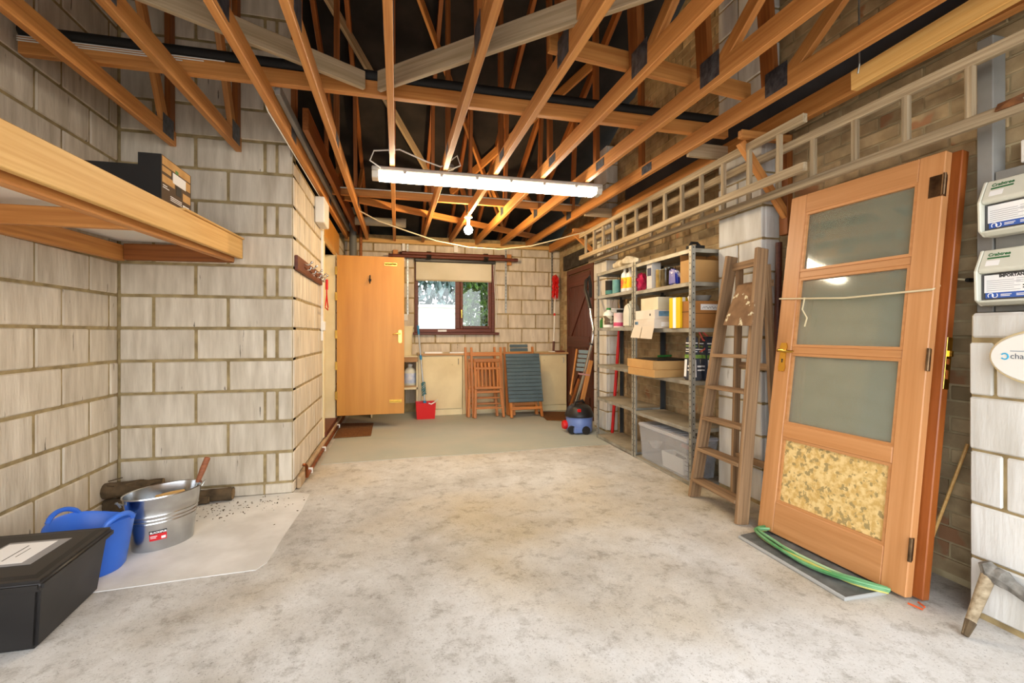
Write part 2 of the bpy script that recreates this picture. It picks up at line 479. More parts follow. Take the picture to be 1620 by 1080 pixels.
# left wall (gable side)
wl = struct(build(MB().prism([(YFRONT, 0), (7.35, 0), (7.35, 2.6), (RIDGE_Y, roof_z(RIDGE_Y)), (YFRONT, 2.6)], (XL - 0.2, 0, 0), (0, 1, 0), (0, 0, 1), (1, 0, 0), 0.194), 'wall_left', M_MORTAR))
o = (XL, 0.02, 0)
block_wall(wl, o, (0, 1, 0), (1, 0, 0), 3.70, 0.0825, 4.2, M_BLOCK, off=(0.245, 0.02), limit=lambda a: roof_z(a + 0.02) - 0.1)
base_course(wl, o, (0, 1, 0), (1, 0, 0), 3.70, M_BLOCK)
# the wall across the recess
wa = struct(build(MB().bx(XL - 0.01, XRET - 0.006, YALC + 0.006, YALC + 0.11, 0, 4.1), 'wall_recess', M_MORTAR))
o = (XL, YALC, 0); Lw = XRET - XL
block_wall(wa, o, (1, 0, 0), (0, -1, 0), Lw, 0.0825, 4.1, M_BLOCK, joints=[(0.462, 0.905, 0.985), (0.205, 0.665)])
base_course(wa, o, (1, 0, 0), (0, -1, 0), Lw, M_BLOCK)
# return wall with the doorway to the house
DY0, DY1, DZ0, DZ1 = 5.16, 6.03, 0.12, 2.12
wr = group_struct('wall_return', (XRET, YALC, 0))
mw_ = MB().bx(XRET - 0.11, XRET - 0.006, YALC + 0.02, DY0, 0, 2.46).bx(XRET - 0.11, XRET - 0.006, DY0, DY1, 0, DZ0).bx(XRET - 0.11, XRET - 0.006, DY0, DY1, DZ1, 2.46).bx(XRET - 0.11, XRET - 0.006, DY1, YB + 0.1, 0, 2.46)
build(mw_, 'mortar_bed', M_MORTAR, wr)
o = (XRET, YALC, 0)
block_wall(wr, o, (0, 1, 0), (1, 0, 0), YB - YALC, 0.0825, 2.44, M_BLOCK, holes=[(DY0 - YALC, DY1 - YALC, DZ0, DZ1)], off=(0.225, 0.0))
base_course(wr, o, (0, 1, 0), (1, 0, 0), DY0 - YALC, M_BLOCK)
# back wall with the window
WX0, WX1, WZ0, WZ1 = 0.255, 1.475, 1.185, 2.23
wb = group_struct('wall_back', (0, YB, 0))
mb = MB().bx(-2.0, WX0, YB + 0.006, YB + 0.12, 0, 2.62).bx(WX1, 2.75, YB + 0.006, YB + 0.12, 0, 2.62).bx(WX0, WX1, YB + 0.006, YB + 0.12, 0, WZ0).bx(WX0, WX1, YB + 0.006, YB + 0.12, WZ1, 2.62)
build(mb, 'mortar_bed', M_MORTAR, wb)
block_wall(wb, (XRET, YB, 0), (1, 0, 0), (0, -1, 0), XR - XRET, 0.1225, 2.50, M_BLOCK, holes=[(WX0 - XRET, WX1 - XRET, WZ0, WZ1)], off=(0.40, 0.18))
plank('wall_plate', (XRET, YB + 0.04, 2.535), (XR, YB + 0.04, 2.535), 0.1, 0.06, M_PINE_L, wb)
# right wall: old brick
brick_out = [(0.15, YB)]
DKY0, DKY1, DKZ = 5.80, 6.77, 2.36            # old boarded door at the far end
wrt = struct(build(MB().prism([(YFRONT, 0), (7.35, 0), (7.35, 2.6), (RIDGE_Y, roof_z(RIDGE_Y)), (YFRONT, 2.6)], (XR + 0.006, 0, 0), (0, 1, 0), (0, 0, 1), (1, 0, 0), 0.2), 'wall_right', M_MORTAR_B))
bricks = []
k = 0; z = 0.03
while z < 4.25:
    y = 0.2 - (0.1125 if k % 2 else 0.0)
    while y < YB - 0.02:
        y1 = min(y + 0.225, YB)
        if z + 0.07 < roof_z((y + y1) / 2) and not (y1 > DKY0 - 0.03 and y < DKY1 and z < DKZ):
            yc, zc_ = (y + y1) / 2, z + 0.037
            dep = XR * SN + yc * CS; uu = 810 + F * (XR * CS - yc * SN) / dep; vv = V0 - F * (zc_ - H) / dep
            s = 1.0 / dep ** 2
            if not (-5 < uu < 1640 and -15 < vv < 1090): s *= 0.01
            if 1.62 < yc < 2.5 and zc_ < 1.93: s *= 0.05
            if yc < 1.42 and zc_ < 1.25: s *= 0.01
            if 2.62 < yc < 3.15: s *= 0.05
            bricks.append((s, y, y1, z))
        y = y1 if y1 > y else y + 1
    z += 0.075; k += 1
bricks.sort(key=lambda b: -b[0])
for s, y, y1, z in bricks[:300]:
    lay(wrt, (XR, 0, 0), (0, 1, 0), (-1, 0, 0), y + .005, y1 - .005, z + .005, z + .07, M_BRICK, bev=0.004, name='brick', jit=0.003, depth=0.05)
mb = MB()
for s, y, y1, z in bricks[300:]:
    dx = random.uniform(-.003, .003)
    mb.bx(XR + dx, XR + 0.04, y + .005, y1 - .005, z + .005, z + .07)
bf = build(mb, 'brickwork', M_BRICK, wrt); bf['kind'] = 'stuff'
# white block piers on the right wall
def pier(x, y0, y1, ztop, z0=0.0):
    p = build(MB().bx(x + 0.008, XR + 0.02, y0 + 0.008, y1 - 0.008, z0, ztop - 0.008), 'pier', M_MORTAR, wrt)
    z = z0 + 0.02; k = 0
    while z < ztop - 0.03:
        zt = min(z + 0.225, ztop); w = y1 - y0
        parts = [(0, w)] if (k % 2 == 0 or w < 0.4) else [(0, w * 0.52), (w * 0.52, w)]
        for a, b in parts: lay(p, (x, y0, 0), (0, 1, 0), (-1, 0, 0), a + .006, b - .006, z + .006, zt - .006, M_BLOCK_W, depth=0.05)
        lay(p, (x, y0, 0), (1, 0, 0), (0, -1, 0), 0.03, XR - x - .004, z + .006, zt - .006, M_BLOCK_W, depth=0.05)
        z = zt; k += 1
    return p
pier(2.40, 2.67, 3.12, 3.9)
pier(2.40, 5.09, 5.46, 3.4)
pn = build(MB().bx(2.334, XR + 0.02, 0.75, 1.44, 0, 1.25), 'pier', M_MORTAR, wrt)
z = 0.02
rows = [(0.02, 0.245, (0.22, 0.44)), (0.245, 0.47, (0.45,)), (0.47, 0.69, (0.12, 0.40)), (0.69, 0.915, (0.45,)), (0.915, 1.14, (0.09, 0.20, 0.45)), (1.145, 1.262, (0.45,))]
for z0, z1, js in rows:
    js = [0] + [j for j in js] + [0.69]
    for a, b in zip(js, js[1:]):       # measured back from the far edge
        lay(pn, (2.325, 1.448, 0), (0, -1, 0), (-1, 0, 0), a + .005, b - .007, z0 + .005, z1 - .006, M_BLOCK_W, depth=0.06, bev=0.012 if z0 > 1.1 else 0.006)

# ---- roof: felt on two slopes
zr = roof_z(RIDGE_Y)
rf = group_struct('roof', (0, RIDGE_Y, zr))
mb = MB()
for (ya, yb_) in ((-0.45, RIDGE_Y), (RIDGE_Y, 7.6)):
    za, zb = (EAVE_Z + PITCH * (ya + 0.05), zr) if ya < 0 else (zr, EAVE_Z + PITCH * (7.25 - yb_))
    mb = MB().hexa([(-2.2, ya, za + .11), (2.95, ya, za + .11), (2.95, yb_, zb + .11), (-2.2, yb_, zb + .11)], [(-2.2, ya, za + .15), (2.95, ya, za + .15), (2.95, yb_, zb + .15), (-2.2, yb_, zb + .15)])
    build(mb, 'felt_slope', M_FELT, rf)
# soffit closing the eaves behind the wall plate
build(MB().bx(-2.0, 2.75, YB + 0.10, 7.6, 2.50, 2.53), 'soffit', M_FELT, rf)

# ---- roof trusses
TRUSS_X = [-1.51, -1.10, -0.70, -0.42, -0.035, 0.375, 0.785, 1.185, 1.585, 1.995]
names = ['first', 'second', 'third', 'fourth', 'fifth', 'sixth', 'seventh', 'eighth', 'ninth', 'tenth']
TW, CH = 0.038, 0.10
N1, N2 = 2.10, 5.22
for i, x in enumerate(TRUSS_X):
    yend = YALC if x < XRET else 7.22
    n = len(TRUSS_X)
    lab = ('timber roof truss nearest the brick wall' if i == n - 1 else
           'timber roof truss nearest the block side wall, over the shelf' if i == 0 else
           'timber roof truss, %s counting from the block side wall' % names[i])
    t = thing('roof_truss', lab, 'truss', (x, 0.0, chord_z(0)), group='roof trusses')
    plank('bottom_chord', (x, -0.3, chord_z(-0.3) + CH/2), (x, yend, chord_z(yend) + CH/2), TW, CH, M_PINE, t)
    plank('rafter', (x, -0.4, roof_z(-0.4) + 0.05), (x, RIDGE_Y, roof_z(RIDGE_Y) + 0.05), TW, 0.10, M_PINE_D, t)
    if x > XRET: plank('rafter', (x, RIDGE_Y, roof_z(RIDGE_Y) + 0.05), (x, 7.5, EAVE_Z + PITCH * (7.25 - 7.5) + 0.05), TW, 0.10, M_PINE_D, t)
    def web(y0, y1, m=M_PINE, w=0.075, dz=0.0):
        zb, zt = chord_z(y0) + CH + dz, roof_z(y1)
        plank('web', (x, y0, zb - 0.02), (x, y1, zt + 0.03), 0.035, w, m, t, up=(0, 1, 0))
    web(N1 - 0.06, 1.05); web(N1 + 0.06, 2.25, M_PINE_D, 0.095)
    if x > XRET:
        web(N2 - 0.06, 5.05, M_PINE_D); web(N2 + 0.06, 6.1)
        web(3.55, 3.58, M_PINE_D, 0.06)
    else:
        web(YALC - 0.12, 2.9); web(YALC - 0.05, YALC - 0.06, M_PINE_D)
    for yn in ([N1, 3.44, N2] if x > XRET else [N1, YALC - 0.12]):
        for sx in (-1, 1):
            zc_ = chord_z(yn) + (CH * 0.92 if yn != 3.44 else CH * 0.5)
            hh = 0.13 if yn != 3.44 else 0.065
            build(MB().box((x + sx * (TW/2 + 0.0015), yn, zc_), (0.002, 0.15, hh)), 'nail_plate', M_PLATE, t)

def timber(name, label, cat, p0, p1, w, h, m, group=None, up=(0, 0, 1), bevel=0.003):
    o = plank(name, p0, p1, w, h, m, None, up, bevel); return tag(o, label, cat, group)
# binders lying on the chords
zc2 = lambda y: chord_z(y) + CH
timber('binder', 'long pine binder with a dark pipe on top crossing the trusses above the lamp', 'timber', (XL + 0.02, 2.84, zc2(2.84) + 0.043), (2.27, 2.86, zc2(2.86) + 0.043), 0.045, 0.085, M_PINE)
tag(build(MB().tube([(XL + 0.02, 2.84, zc2(2.84) + 0.118), (2.2, 2.86, zc2(2.86) + 0.118)], 0.032, 12), 'cable_pipe', M_BLACK, smooth=True), 'dark pipe lying along the top of the long pine binder', 'pipe')
for q in range(3):
    tag(build(MB().tube([(XL + 0.02, 2.813, zc2(2.84) + 0.082 - .011*q), (-0.9 - .1*q, 2.813, zc2(2.84) + 0.080 - .011*q)], 0.003, 6), 'cable', M_WHITE), '%s of three thin white cables on the long binder above the platform' % ('topmost', 'middle one', 'lowest')[q], 'cable', 'cables on the binder')
timber('binder', 'pine binder with clipped cables crossing the trusses behind the lamp', 'timber', (XRET + 0.02, 5.10, zc2(5.1) + 0.045), (2.30, 5.16, zc2(5.1) + 0.045), 0.045, 0.085, M_PINE)
tag(build(MB().tube([(XRET + 0.03, 5.066, zc2(5.1) + 0.07), (0.0, 5.066, zc2(5.1) + 0.075), (1.2, 5.1, zc2(5.1) + 0.078), (2.2, 5.128, zc2(5.1) + 0.07), (2.29, 5.12, zc2(5.1) + 0.02)], 0.008, 8), 'cable', M_GALV, smooth=True), 'grey cable clipped to the binder behind the lamp', 'cable')
timber('diagonal_brace', 'pine brace running diagonally over the trusses above the window', 'timber', (-0.55, 5.30, zc2(5.3) + 0.04), (2.2, 7.03, zc2(7) + 0.04), 0.04, 0.075, M_PINE)
timber('brace_plank', 'grey weathered plank over the trusses, running up toward the block wall', 'plank', (-0.18, 2.78, zc2(2.7) + 0.055), (-1.75, 1.79, zc2(1.7) + 0.055), 0.028, 0.1, M_GREYWOOD, 'chevron planks')
timber('brace_plank', 'grey weathered plank over the trusses, running up toward the brick wall', 'plank', (-0.10, 2.78, zc2(2.7) + 0.06), (1.95, 0.82, zc2(1) + 0.06), 0.028, 0.115, M_GREYWOOD, 'chevron planks')
timber('brace_plank', 'wide pine plank lying across the trusses beside the dark nail plates', 'plank', (0.72, 2.18, zc2(2.2) + 0.055), (2.03, 2.36, zc2(2.3) + 0.055), 0.03, 0.1, M_PINE)
# diagonal roof braces under the rafters
def under_rafter(x0, y0, x1, y1, m, label, w=0.10):
    z0, z1 = roof_z(y0) - 0.02, roof_z(y1) - 0.02
    timber('roof_brace', label, 'timber', (x0, y0, z0), (x1, y1, z1), 0.028, w, m, 'roof braces', up=(0, 0, 1))
under_rafter(-0.62, 4.1, 0.55, 6.3, M_GREYWOOD, 'grey roof brace slanting down under the felt behind the lamp end')
under_rafter(0.10, 3.9, 1.55, 6.9, M_PINE, 'orange roof brace slanting down under the felt toward the window')
under_rafter(2.0, 4.3, 0.7, 6.3, M_PINE, 'orange roof brace slanting down toward the lamp from the brick wall')
# timbers along the right wall
timber('trimmer_beam', 'long pine trimmer beam running beside the brick wall above the ladders', 'beam', (2.37, 0.2, 2.50), (2.37, YB - 0.05, 2.52), 0.05, 0.12, M_PINE)
timber('steel_angle', 'dark strip lying on the trimmer beam beside the brick wall', 'beam', (2.40, 0.2, 2.64), (2.40, 4.6, 2.65), 0.03, 0.14, mat('slate_strip', '#4b4f55', '#3a3d42', rough=0.6, scale=3))
timber('noggin', 'short grey board joining the last truss to the trimmer beam', 'timber', (2.02, 2.95, chord_z(3) + 0.03), (2.345, 2.95, chord_z(3) + 0.03), 0.03, 0.1, M_GREYWOOD)
timber('noggin', 'short grey board between truss and trimmer beam near the far bracket', 'timber', (2.02, 4.85, chord_z(5) + 0.03), (2.345, 4.85, chord_z(5) + 0.03), 0.03, 0.1, M_GREYWOOD)
# timbers along the top of the return wall
timber('wall_timber', 'dark pine timber lying along the top of the return wall', 'timber', (-0.60, 3.4, 2.62), (-0.56, YB, 2.68), 0.04, 0.15, M_PINE_D)
timber('wall_timber', 'grey batten lying along the top of the return wall', 'timber', (-0.66, 2.9, 2.56), (-0.655, 6.9, 2.63), 0.03, 0.06, M_GREY)
tag(build(MB().tube([(-0.715, 2.82, chord_z(2.82) + 0.02), (-0.722, 2.95, chord_z(2.95) - 0.004), (-0.722, 4.9, chord_z(4.9) - 0.004)], 0.004, 6), 'cable', M_WHITE, smooth=True), 'white cable clipped under the truss beside the return wall', 'cable')
# ================================================================== window, door and the far end
G_CLEAR = glass_mat('window_glass', (0.97, 0.98, 0.98), gloss=0.04)
w1 = group_struct('window_1', (WX0, YB, WZ0))
fy0, fy1 = YB - 0.01, YB + 0.06
fw = 0.055
def wbar(n, x0, x1, z0, z1, y0=fy0, y1=fy1): return build(MB().bx(x0, x1, y0, y1, z0, z1), n, M_BROWN, w1, bevel=0.006)
wbar('frame_stile', WX0, WX0 + fw, WZ0, WZ1); wbar('frame_stile', WX1 - fw, WX1, WZ0, WZ1)
wbar('frame_rail', WX0 + fw, WX1 - fw, WZ0, WZ0 + fw); wbar('frame_rail', WX0 + fw, WX1 - fw, WZ1 - fw, WZ1)
xm = 0.90
wbar('mullion', xm - 0.035, xm + 0.035, WZ0 + fw, WZ1 - fw)
sx0, sx1, sz0, sz1 = xm + 0.035, WX1 - fw, WZ0 + fw, WZ1 - fw
for a in ((sx0, sx0 + .045, sz0, sz1), (sx1 - .045, sx1, sz0, sz1), (sx0 + .045, sx1 - .045, sz0, sz0 + .045), (sx0 + .045, sx1 - .045, sz1 - .045, sz1)):
    wbar('sash_bar', *a, y0=YB - 0.02, y1=YB + 0.045)
build(MB().bx(WX0 + fw, xm - .035, YB + .025, YB + .031, WZ0 + fw, WZ1 - fw), 'pane', G_CLEAR, w1)
build(MB().bx(sx0 + .045, sx1 - .045, YB + .02, YB + .026, sz0 + .045, sz1 - .045), 'pane', G_CLEAR, w1)
build(MB().bx(WX0 - 0.06, WX1 + 0.06, YB - 0.07, YB + 0.02, WZ0 - 0.035, WZ0 + 0.002), 'window_sill', M_BROWN, w1, bevel=0.006)
build(MB().box((sx0 + .02, YB - .03, 1.50), (.022, .02, .06)).box((sx0 + .02, YB - .045, 1.46), (.014, .014, .11)), 'handle', M_BRASS, w1, bevel=0.003)
build(MB().bx(0.60, 0.73, YB - .015, YB - .011, WZ0 + .012, WZ0 + .04), 'sticker', M_PAPER, w1)
# roller blind, half wound up
bl = thing('roller_blind', 'cream roller blind pulled partly down over the window', 'blind', (0.87, YB - .05, 2.0))
build(MB().bx(WX0 + .02, WX1 - .06, YB - .045, YB - .042, 1.975, 2.24), 'blind_cloth', mat('blind_cloth', '#d9d2bc', '#cbc3a8', rough=0.9, scale=2), bl)
build(MB().bx(WX0 + .02, WX1 - .06, YB - .05, YB - .035, 1.955, 1.978), 'bottom_bar', mat('blind_bar', '#a89a7c', rough=0.6), bl, bevel=.003)
build(MB().bx(WX0 + .0, WX1 + .0, YB - .075, YB - .012, 2.235, 2.285), 'cassette', M_BLACKP, bl, bevel=.01)
build(MB().tube([(WX1 - .03, YB - .05, 2.24), (WX1 + .0, YB - .05, 1.7), (WX1 + .01, YB - .05, 1.25)], .004, 6).tube([(WX1 - .01, YB - .05, 2.24), (WX1 + .03, YB - .05, 1.7), (WX1 + .01, YB - .05, 1.25)], .004, 6), 'pull_chain', M_WHITE, bl)

# garden beyond the window
def leaves(name, label, cat, m, box, n, size, seed):
    rnd = random.Random(seed); x0, x1, y0, y1, z0, z1 = box; mb = MB()
    for i in range(n):
        c = Vector((rnd.uniform(x0, x1), rnd.uniform(y0, y1), z0 + (z1 - z0) * rnd.random() ** 0.9))
        c.z -= 0.6 * ((c.x * 1.7 + seed) % 1.0) * (c.z - z0) / (z1 - z0)
        R = Euler((rnd.uniform(0, 6), rnd.uniform(0, 6), rnd.uniform(0, 6))).to_matrix(); s = size * rnd.uniform(.6, 1.4)
        mb._add([c + R @ Vector(p) for p in ((-s, 0, 0), (0, -s*.45, 0), (s, 0, 0), (0, s*.45, s*.1))], [(0, 1, 2, 3)])
    o = build(mb, name, m); tag(o, label, cat); o['kind'] = 'stuff'; return o
ML1 = mat('hedge_leaf', '#5f8a36', '#2f5220', rough=0.5, scale=8); ML2 = mat('far_leaf', '#5e7270', '#465a58', rough=0.6, scale=6)
leaves('hedge', 'bright green hedge outside the opening window light', 'hedge', ML1, (1.06, 2.3, 8.3, 8.9, 0, 3.3), 9000, 0.05, 1)
leaves('tree_foliage', 'hazy grey green trees outside the window', 'foliage', ML2, (-2.5, 4.5, 12.2, 13.6, 0.0, 5.2), 9000, 0.13, 2)
gw = thing('garden_wall', 'pale rendered garden wall outside the window', 'wall', (0.2, 10.0, 0))
build(MB().bx(-2.0, 1.75, 10.0, 10.2, -0.02, 1.72), 'wall_face', mat('pale_render', '#e9ebe6', '#dfe2dc', rough=0.9, scale=3), gw)
build(MB().bx(-2.05, 1.8, 9.96, 10.24, 1.72, 1.78), 'coping', mat('coping_stone', '#c9cbc5', rough=0.9), gw)

# ---- doorway to the house and its open door
d1 = group_struct('door_1', (XRET, DY1, 0))
build(MB().bx(XRET - .11, XRET + .012, DY0 - .05, DY0 + .02, 0.10, DZ1 + .03), 'jamb', M_CREAM, d1, bevel=.004)
build(MB().bx(XRET - .11, XRET + .012, DY1 - .02, DY1 + .05, 0.10, DZ1 + .03), 'jamb', M_CREAM, d1, bevel=.004)
build(MB().bx(XRET - .11, XRET + .014, DY0 - .05, DY1 + .05, DZ1, DZ1 + .06), 'head', mat('oak_trim', '#c29a5c', '#ae8648', rough=.5, scale=4), d1, bevel=.004)
build(MB().bx(XRET - .12, XRET + .03, DY0 - .0, DY1 + .0, 0.10, 0.15).bx(XRET - .10, XRET + .01, DY0, DY1, 0.02, 0.10), 'threshold', M_BROWN, d1, bevel=.004)
build(MB().bx(XRET - .004, XRET + .008, DY0 + .05, 6.45, DZ1 + .06, 2.45), 'overpanel', M_PLY, d1)
build(MB().bx(XRET - .2, XRET - .12, DY0 - .1, DY1 + .1, 0.1, 2.2), 'inner_door', M_CREAM, d1)
DL0, DL1, DYF = -0.705, 0.088, 5.985
leaf = build(MB().bx(DL0, DL1, DYF, DYF + .04, 0.175, 2.118), 'leaf', M_PLY, d1, bevel=.002)
for zz in (0.42, 0.78, 1.16, 1.62, 1.93):
    build(MB().bx(DL0 - .02, DL0 + .006, DYF - .004, DYF + .01, zz - .05, zz + .05), 'hinge', M_BRASS, leaf)
for (u, v) in ((618, 418), (626, 634)):
    c = at_y(u, v, DYF)
    build(MB().bx(c.x - .075, c.x + .075, DYF - .006, DYF, c.z - .018, c.z + .018).tube([(c.x - .07, DYF - .012, c.z), (c.x + .07, DYF - .012, c.z)], .009, 8), 'barrel_bolt', M_BRASS, leaf)
c = at_y(633, 532, DYF)
pl = build(MB().prism([(-.016, -.08), (.016, -.08), (.021, -.05), (.021, .05), (.016, .08), (-.016, .08), (-.021, .05), (-.021, -.05)], (c.x, DYF, c.z), (1, 0, 0), (0, 0, 1), (0, -1, 0), .006), 'handle_plate', M_BRASS, leaf)
build(MB().tube([(c.x, DYF, c.z + .035), (c.x, DYF - .04, c.z + .035), (c.x - .03, DYF - .048, c.z + .037), (c.x - .09, DYF - .045, c.z + .028)], [.009, .009, .008, .005], 8), 'lever', M_BRASS, leaf, smooth=True)
c = at_y(585.5, 443, DYF)
build(MB().box((c.x, DYF - .004, c.z), (.03, .01, .03)).tube([(c.x, DYF - .006, c.z + .06), (c.x, DYF - .02, c.z), (c.x, DYF - .035, c.z - .02), (c.x, DYF - .03, c.z - .045)], .007, 8), 'coat_hook', M_BLACK, leaf, smooth=True)
# boxed pipe along the foot of the return wall
pp = thing('heating_pipe', 'brown copper pipe running along the foot of the return wall', 'pipe', (XRET + .05, 3.95, 0))
build(MB().tube([(XRET + .045, 3.98, .045), (XRET + .045, 5.2, .05), (XRET + .045, 6.95, .05)], .016, 10), 'pipe_run', M_COPPER, pp, smooth=True)
a = Vector((XRET + .045, 3.98, 0.045))
build(MB().tube([a + Vector((0, .01, -.01)), a + Vector((0, 0, .075)), a + Vector((-.005, -.01, .09)), a + Vector((-.025, -.02, .095))], .012, 10), 'pipe_elbow', M_COPPER, pp, smooth=True)
for yy in (4.12, 4.85, 6.0): build(MB().box((XRET + .045, yy, .05), (.045, .02, .045)), 'pipe_clip', M_WHITE, pp, bevel=.004)
tag(build(MB().bx(XRET + .0, XRET + .035, 3.80, 7.1, 0.002, .09), 'skirting_fillet', mat('skirting_render', '#b89f7e', '#a38a6a', rough=.9, scale=6), bevel=.01), 'tan fillet behind the brown pipe at the foot of the return wall', 'skirting')
# mats
def doormat(pts, label):
    m = MB().prism(pts, (0, 0, .004), (1, 0, 0), (0, 1, 0), (0, 0, 1), .014)
    return tag(build(m, 'doormat', M_COIR, bevel=.004), label, 'doormat', 'coir doormats')
doormat([(-.685, 5.52), (-.287, 5.55), (-.295, 6.30), (-.69, 6.36)], 'brown coir doormat lying below the open plywood door')
doormat([(1.95, 5.98), (2.34, 5.80), (2.44, 6.5), (2.02, 6.62)], 'brown coir doormat lying by the dark boarded door')
# white box and trunking on the return wall
jb = thing('junction_box', 'white electrical box high on the return wall beside the doorway', 'box', (XRET, 4.9, 2.2))
build(MB().bx(XRET, XRET + .085, 4.62, 4.93, 2.20, 2.44), 'box_body', M_WHITE, jb, bevel=.008)
build(MB().bx(XRET, XRET + .022, 4.98, 5.03, 1.10, 2.20), 'trunking', M_WHITE, jb, bevel=.003)
build(MB().bx(XRET, XRET + .04, 4.97, 5.05, 1.20, 1.29), 'switch', M_WHITE, jb, bevel=.004)
# coat rail
cr = thing('coat_rail', 'brown wooden coat rail with chrome hooks on the return wall', 'coat rack', (XRET, 3.75, 1.64))
build(MB().bx(XRET, XRET + .024, 3.755, 4.93, 1.645, 1.755), 'board', M_BROWN, cr, bevel=.004)
for yy in (4.0, 4.22, 4.5, 4.75, 4.88):
    x0 = XRET + .024
    build(MB().tube([(x0, yy, 1.72), (x0 + .03, yy, 1.715), (x0 + .055, yy, 1.735)], .006, 8).tube([(x0, yy, 1.70), (x0 + .02, yy, 1.675), (x0 + .045, yy, 1.68), (x0 + .05, yy, 1.70)], .006, 8).ball((x0 + .055, yy, 1.737), .011, 8, 6), 'hook', M_CHROME, cr, smooth=True)
ws = thing('wrist_strap', 'red cord strap hanging from the last chrome hook', 'strap', (XRET + .06, 4.89, 1.45))
x0 = XRET + .07
build(MB().tube([(x0, 4.885, 1.70), (x0, 4.885, 1.60)], .013, 8), 'strap_grip', M_REDP, ws)
build(MB().tube([(x0, 4.885, 1.605), (x0, 4.885, 1.55), (x0, 4.80, 1.44), (x0, 4.79, 1.42), (x0, 4.96, 1.405), (x0, 4.97, 1.43), (x0, 4.885, 1.55)], .006, 8), 'strap_loop', M_REDP, ws)
# grey soil pipe and a tube stored on the chords
tag(build(MB().tube([(-.60, 6.93, 1.9), (-.60, 6.93, 2.95)], .05, 16), 'soil_pipe', mat('grey_pvc', '#6c6d68', rough=.5), smooth=True), 'grey upright soil pipe in the far corner by the door', 'pipe')
tag(build(MB().lathe([(.058, 0), (.062, .02), (.058, .04), (.058, .62), (.064, .64), (.064, .70), (.055, .70)], (0, 0, 0), 20).xform(Matrix.Translation((-.58, 6.6, zc2(6.6) + .064)) @ Matrix.Rotation(math.pi/2, 4, 'Y')), 'plastic_tube', mat('pale_pvc', '#c9c4ae', '#b3ae98', rough=.5, scale=5), smooth=True), 'pale plastic tube stored on top of the trusses by the far wall', 'tube')
tag(build(MB().tube([(-.50, 6.98, 2.05), (-.50, 6.98, 2.75)], .022, 10), 'pipe', M_PINE_D), 'thin brown upright pipe beside the grey soil pipe', 'pipe')

# ---- wall uprights and bundle of poles above the window
for (x, z0, z1, lab) in ((0.155, 1.45, 2.50, 'slotted steel shelf upright between the open door and the window'), (1.652, 1.49, 2.50, 'slotted steel shelf upright beside the window'), (2.411, 1.49, 2.50, 'slotted steel shelf upright behind the red duster')):
    t = thing('shelf_upright', lab, 'shelf upright', (x, YB, z0), group='shelf uprights')
    build(MB().bx(x - .014, x + .014, YB - .014, YB - .001, z0, z1), 'channel', M_GALV, t, bevel=.002)
    mb = MB(); zz = z0 + .05
    while zz < z1 - .04: mb.bx(x - .004, x + .004, YB - .0155, YB - .013, zz, zz + .014); zz += .05
    o = build(mb, 'slots', M_BLACK, t); o['kind'] = 'stuff'
for (x, lab) in ((-.02, 'orange wood block holding the poles by the open door'), (1.70, 'orange wood block holding the poles beside the window')):
    tag(build(MB().bx(x - .035, x + .035, YB - .05, YB - .002, 2.23, 2.40), 'bracket_block', M_PINE, bevel=.003), lab, 'bracket')
tag(build(MB().bx(0.075, 0.115, YB - .03, YB - .002, 2.25, 2.50), 'white_strip', M_WHITE), 'white plastic strip on the far wall above the poles', 'strip')
tag(build(MB().bx(0.84, 0.90, YB - .03, YB - .002, 2.40, 2.50), 'white_strip', M_WHITE), 'small white block below the wall plate above the window', 'block')
for (xa, xb, y, z, r, lab) in ((-.09, 1.78, 6.99, 2.30, .024, 'longest brown curtain pole lying above the window'), (.10, 1.56, 6.95, 2.335, .026, 'thick brown curtain pole bundled on top above the window'), (.06, 1.56, 7.04, 2.345, .02, 'brown curtain pole bundled at the back above the window')):
    t = thing('curtain_pole', lab, 'pole', (xa, y, z), group='curtain poles')
    build(MB().tube([(xa, y, z), (xb, y, z)], r, 14), 'pole', M_BROWN, t, smooth=True)
    for e in (xa, xb): build(MB().tube([(e - .03, y, z), (e + .03, y, z)], r * 1.15, 14), 'end_cap', M_DARKDOOR, t, smooth=True)
for x, lab in ((.43, 'dark strap round the curtain poles by the open door'), (1.28, 'dark strap round the curtain poles at the opening window light')):
    m = MB()
    for q in range(4): m.tube([Vector((x + .018*q, 6.995 + .062*math.cos(a), 2.322 + .052*math.sin(a))) for a in [k*math.pi/8 for k in range(17)]], .008, 6, cap=False)
    o = build(m, 'strap', M_BLACK, smooth=True); tag(o, lab, 'strap', 'pole straps')

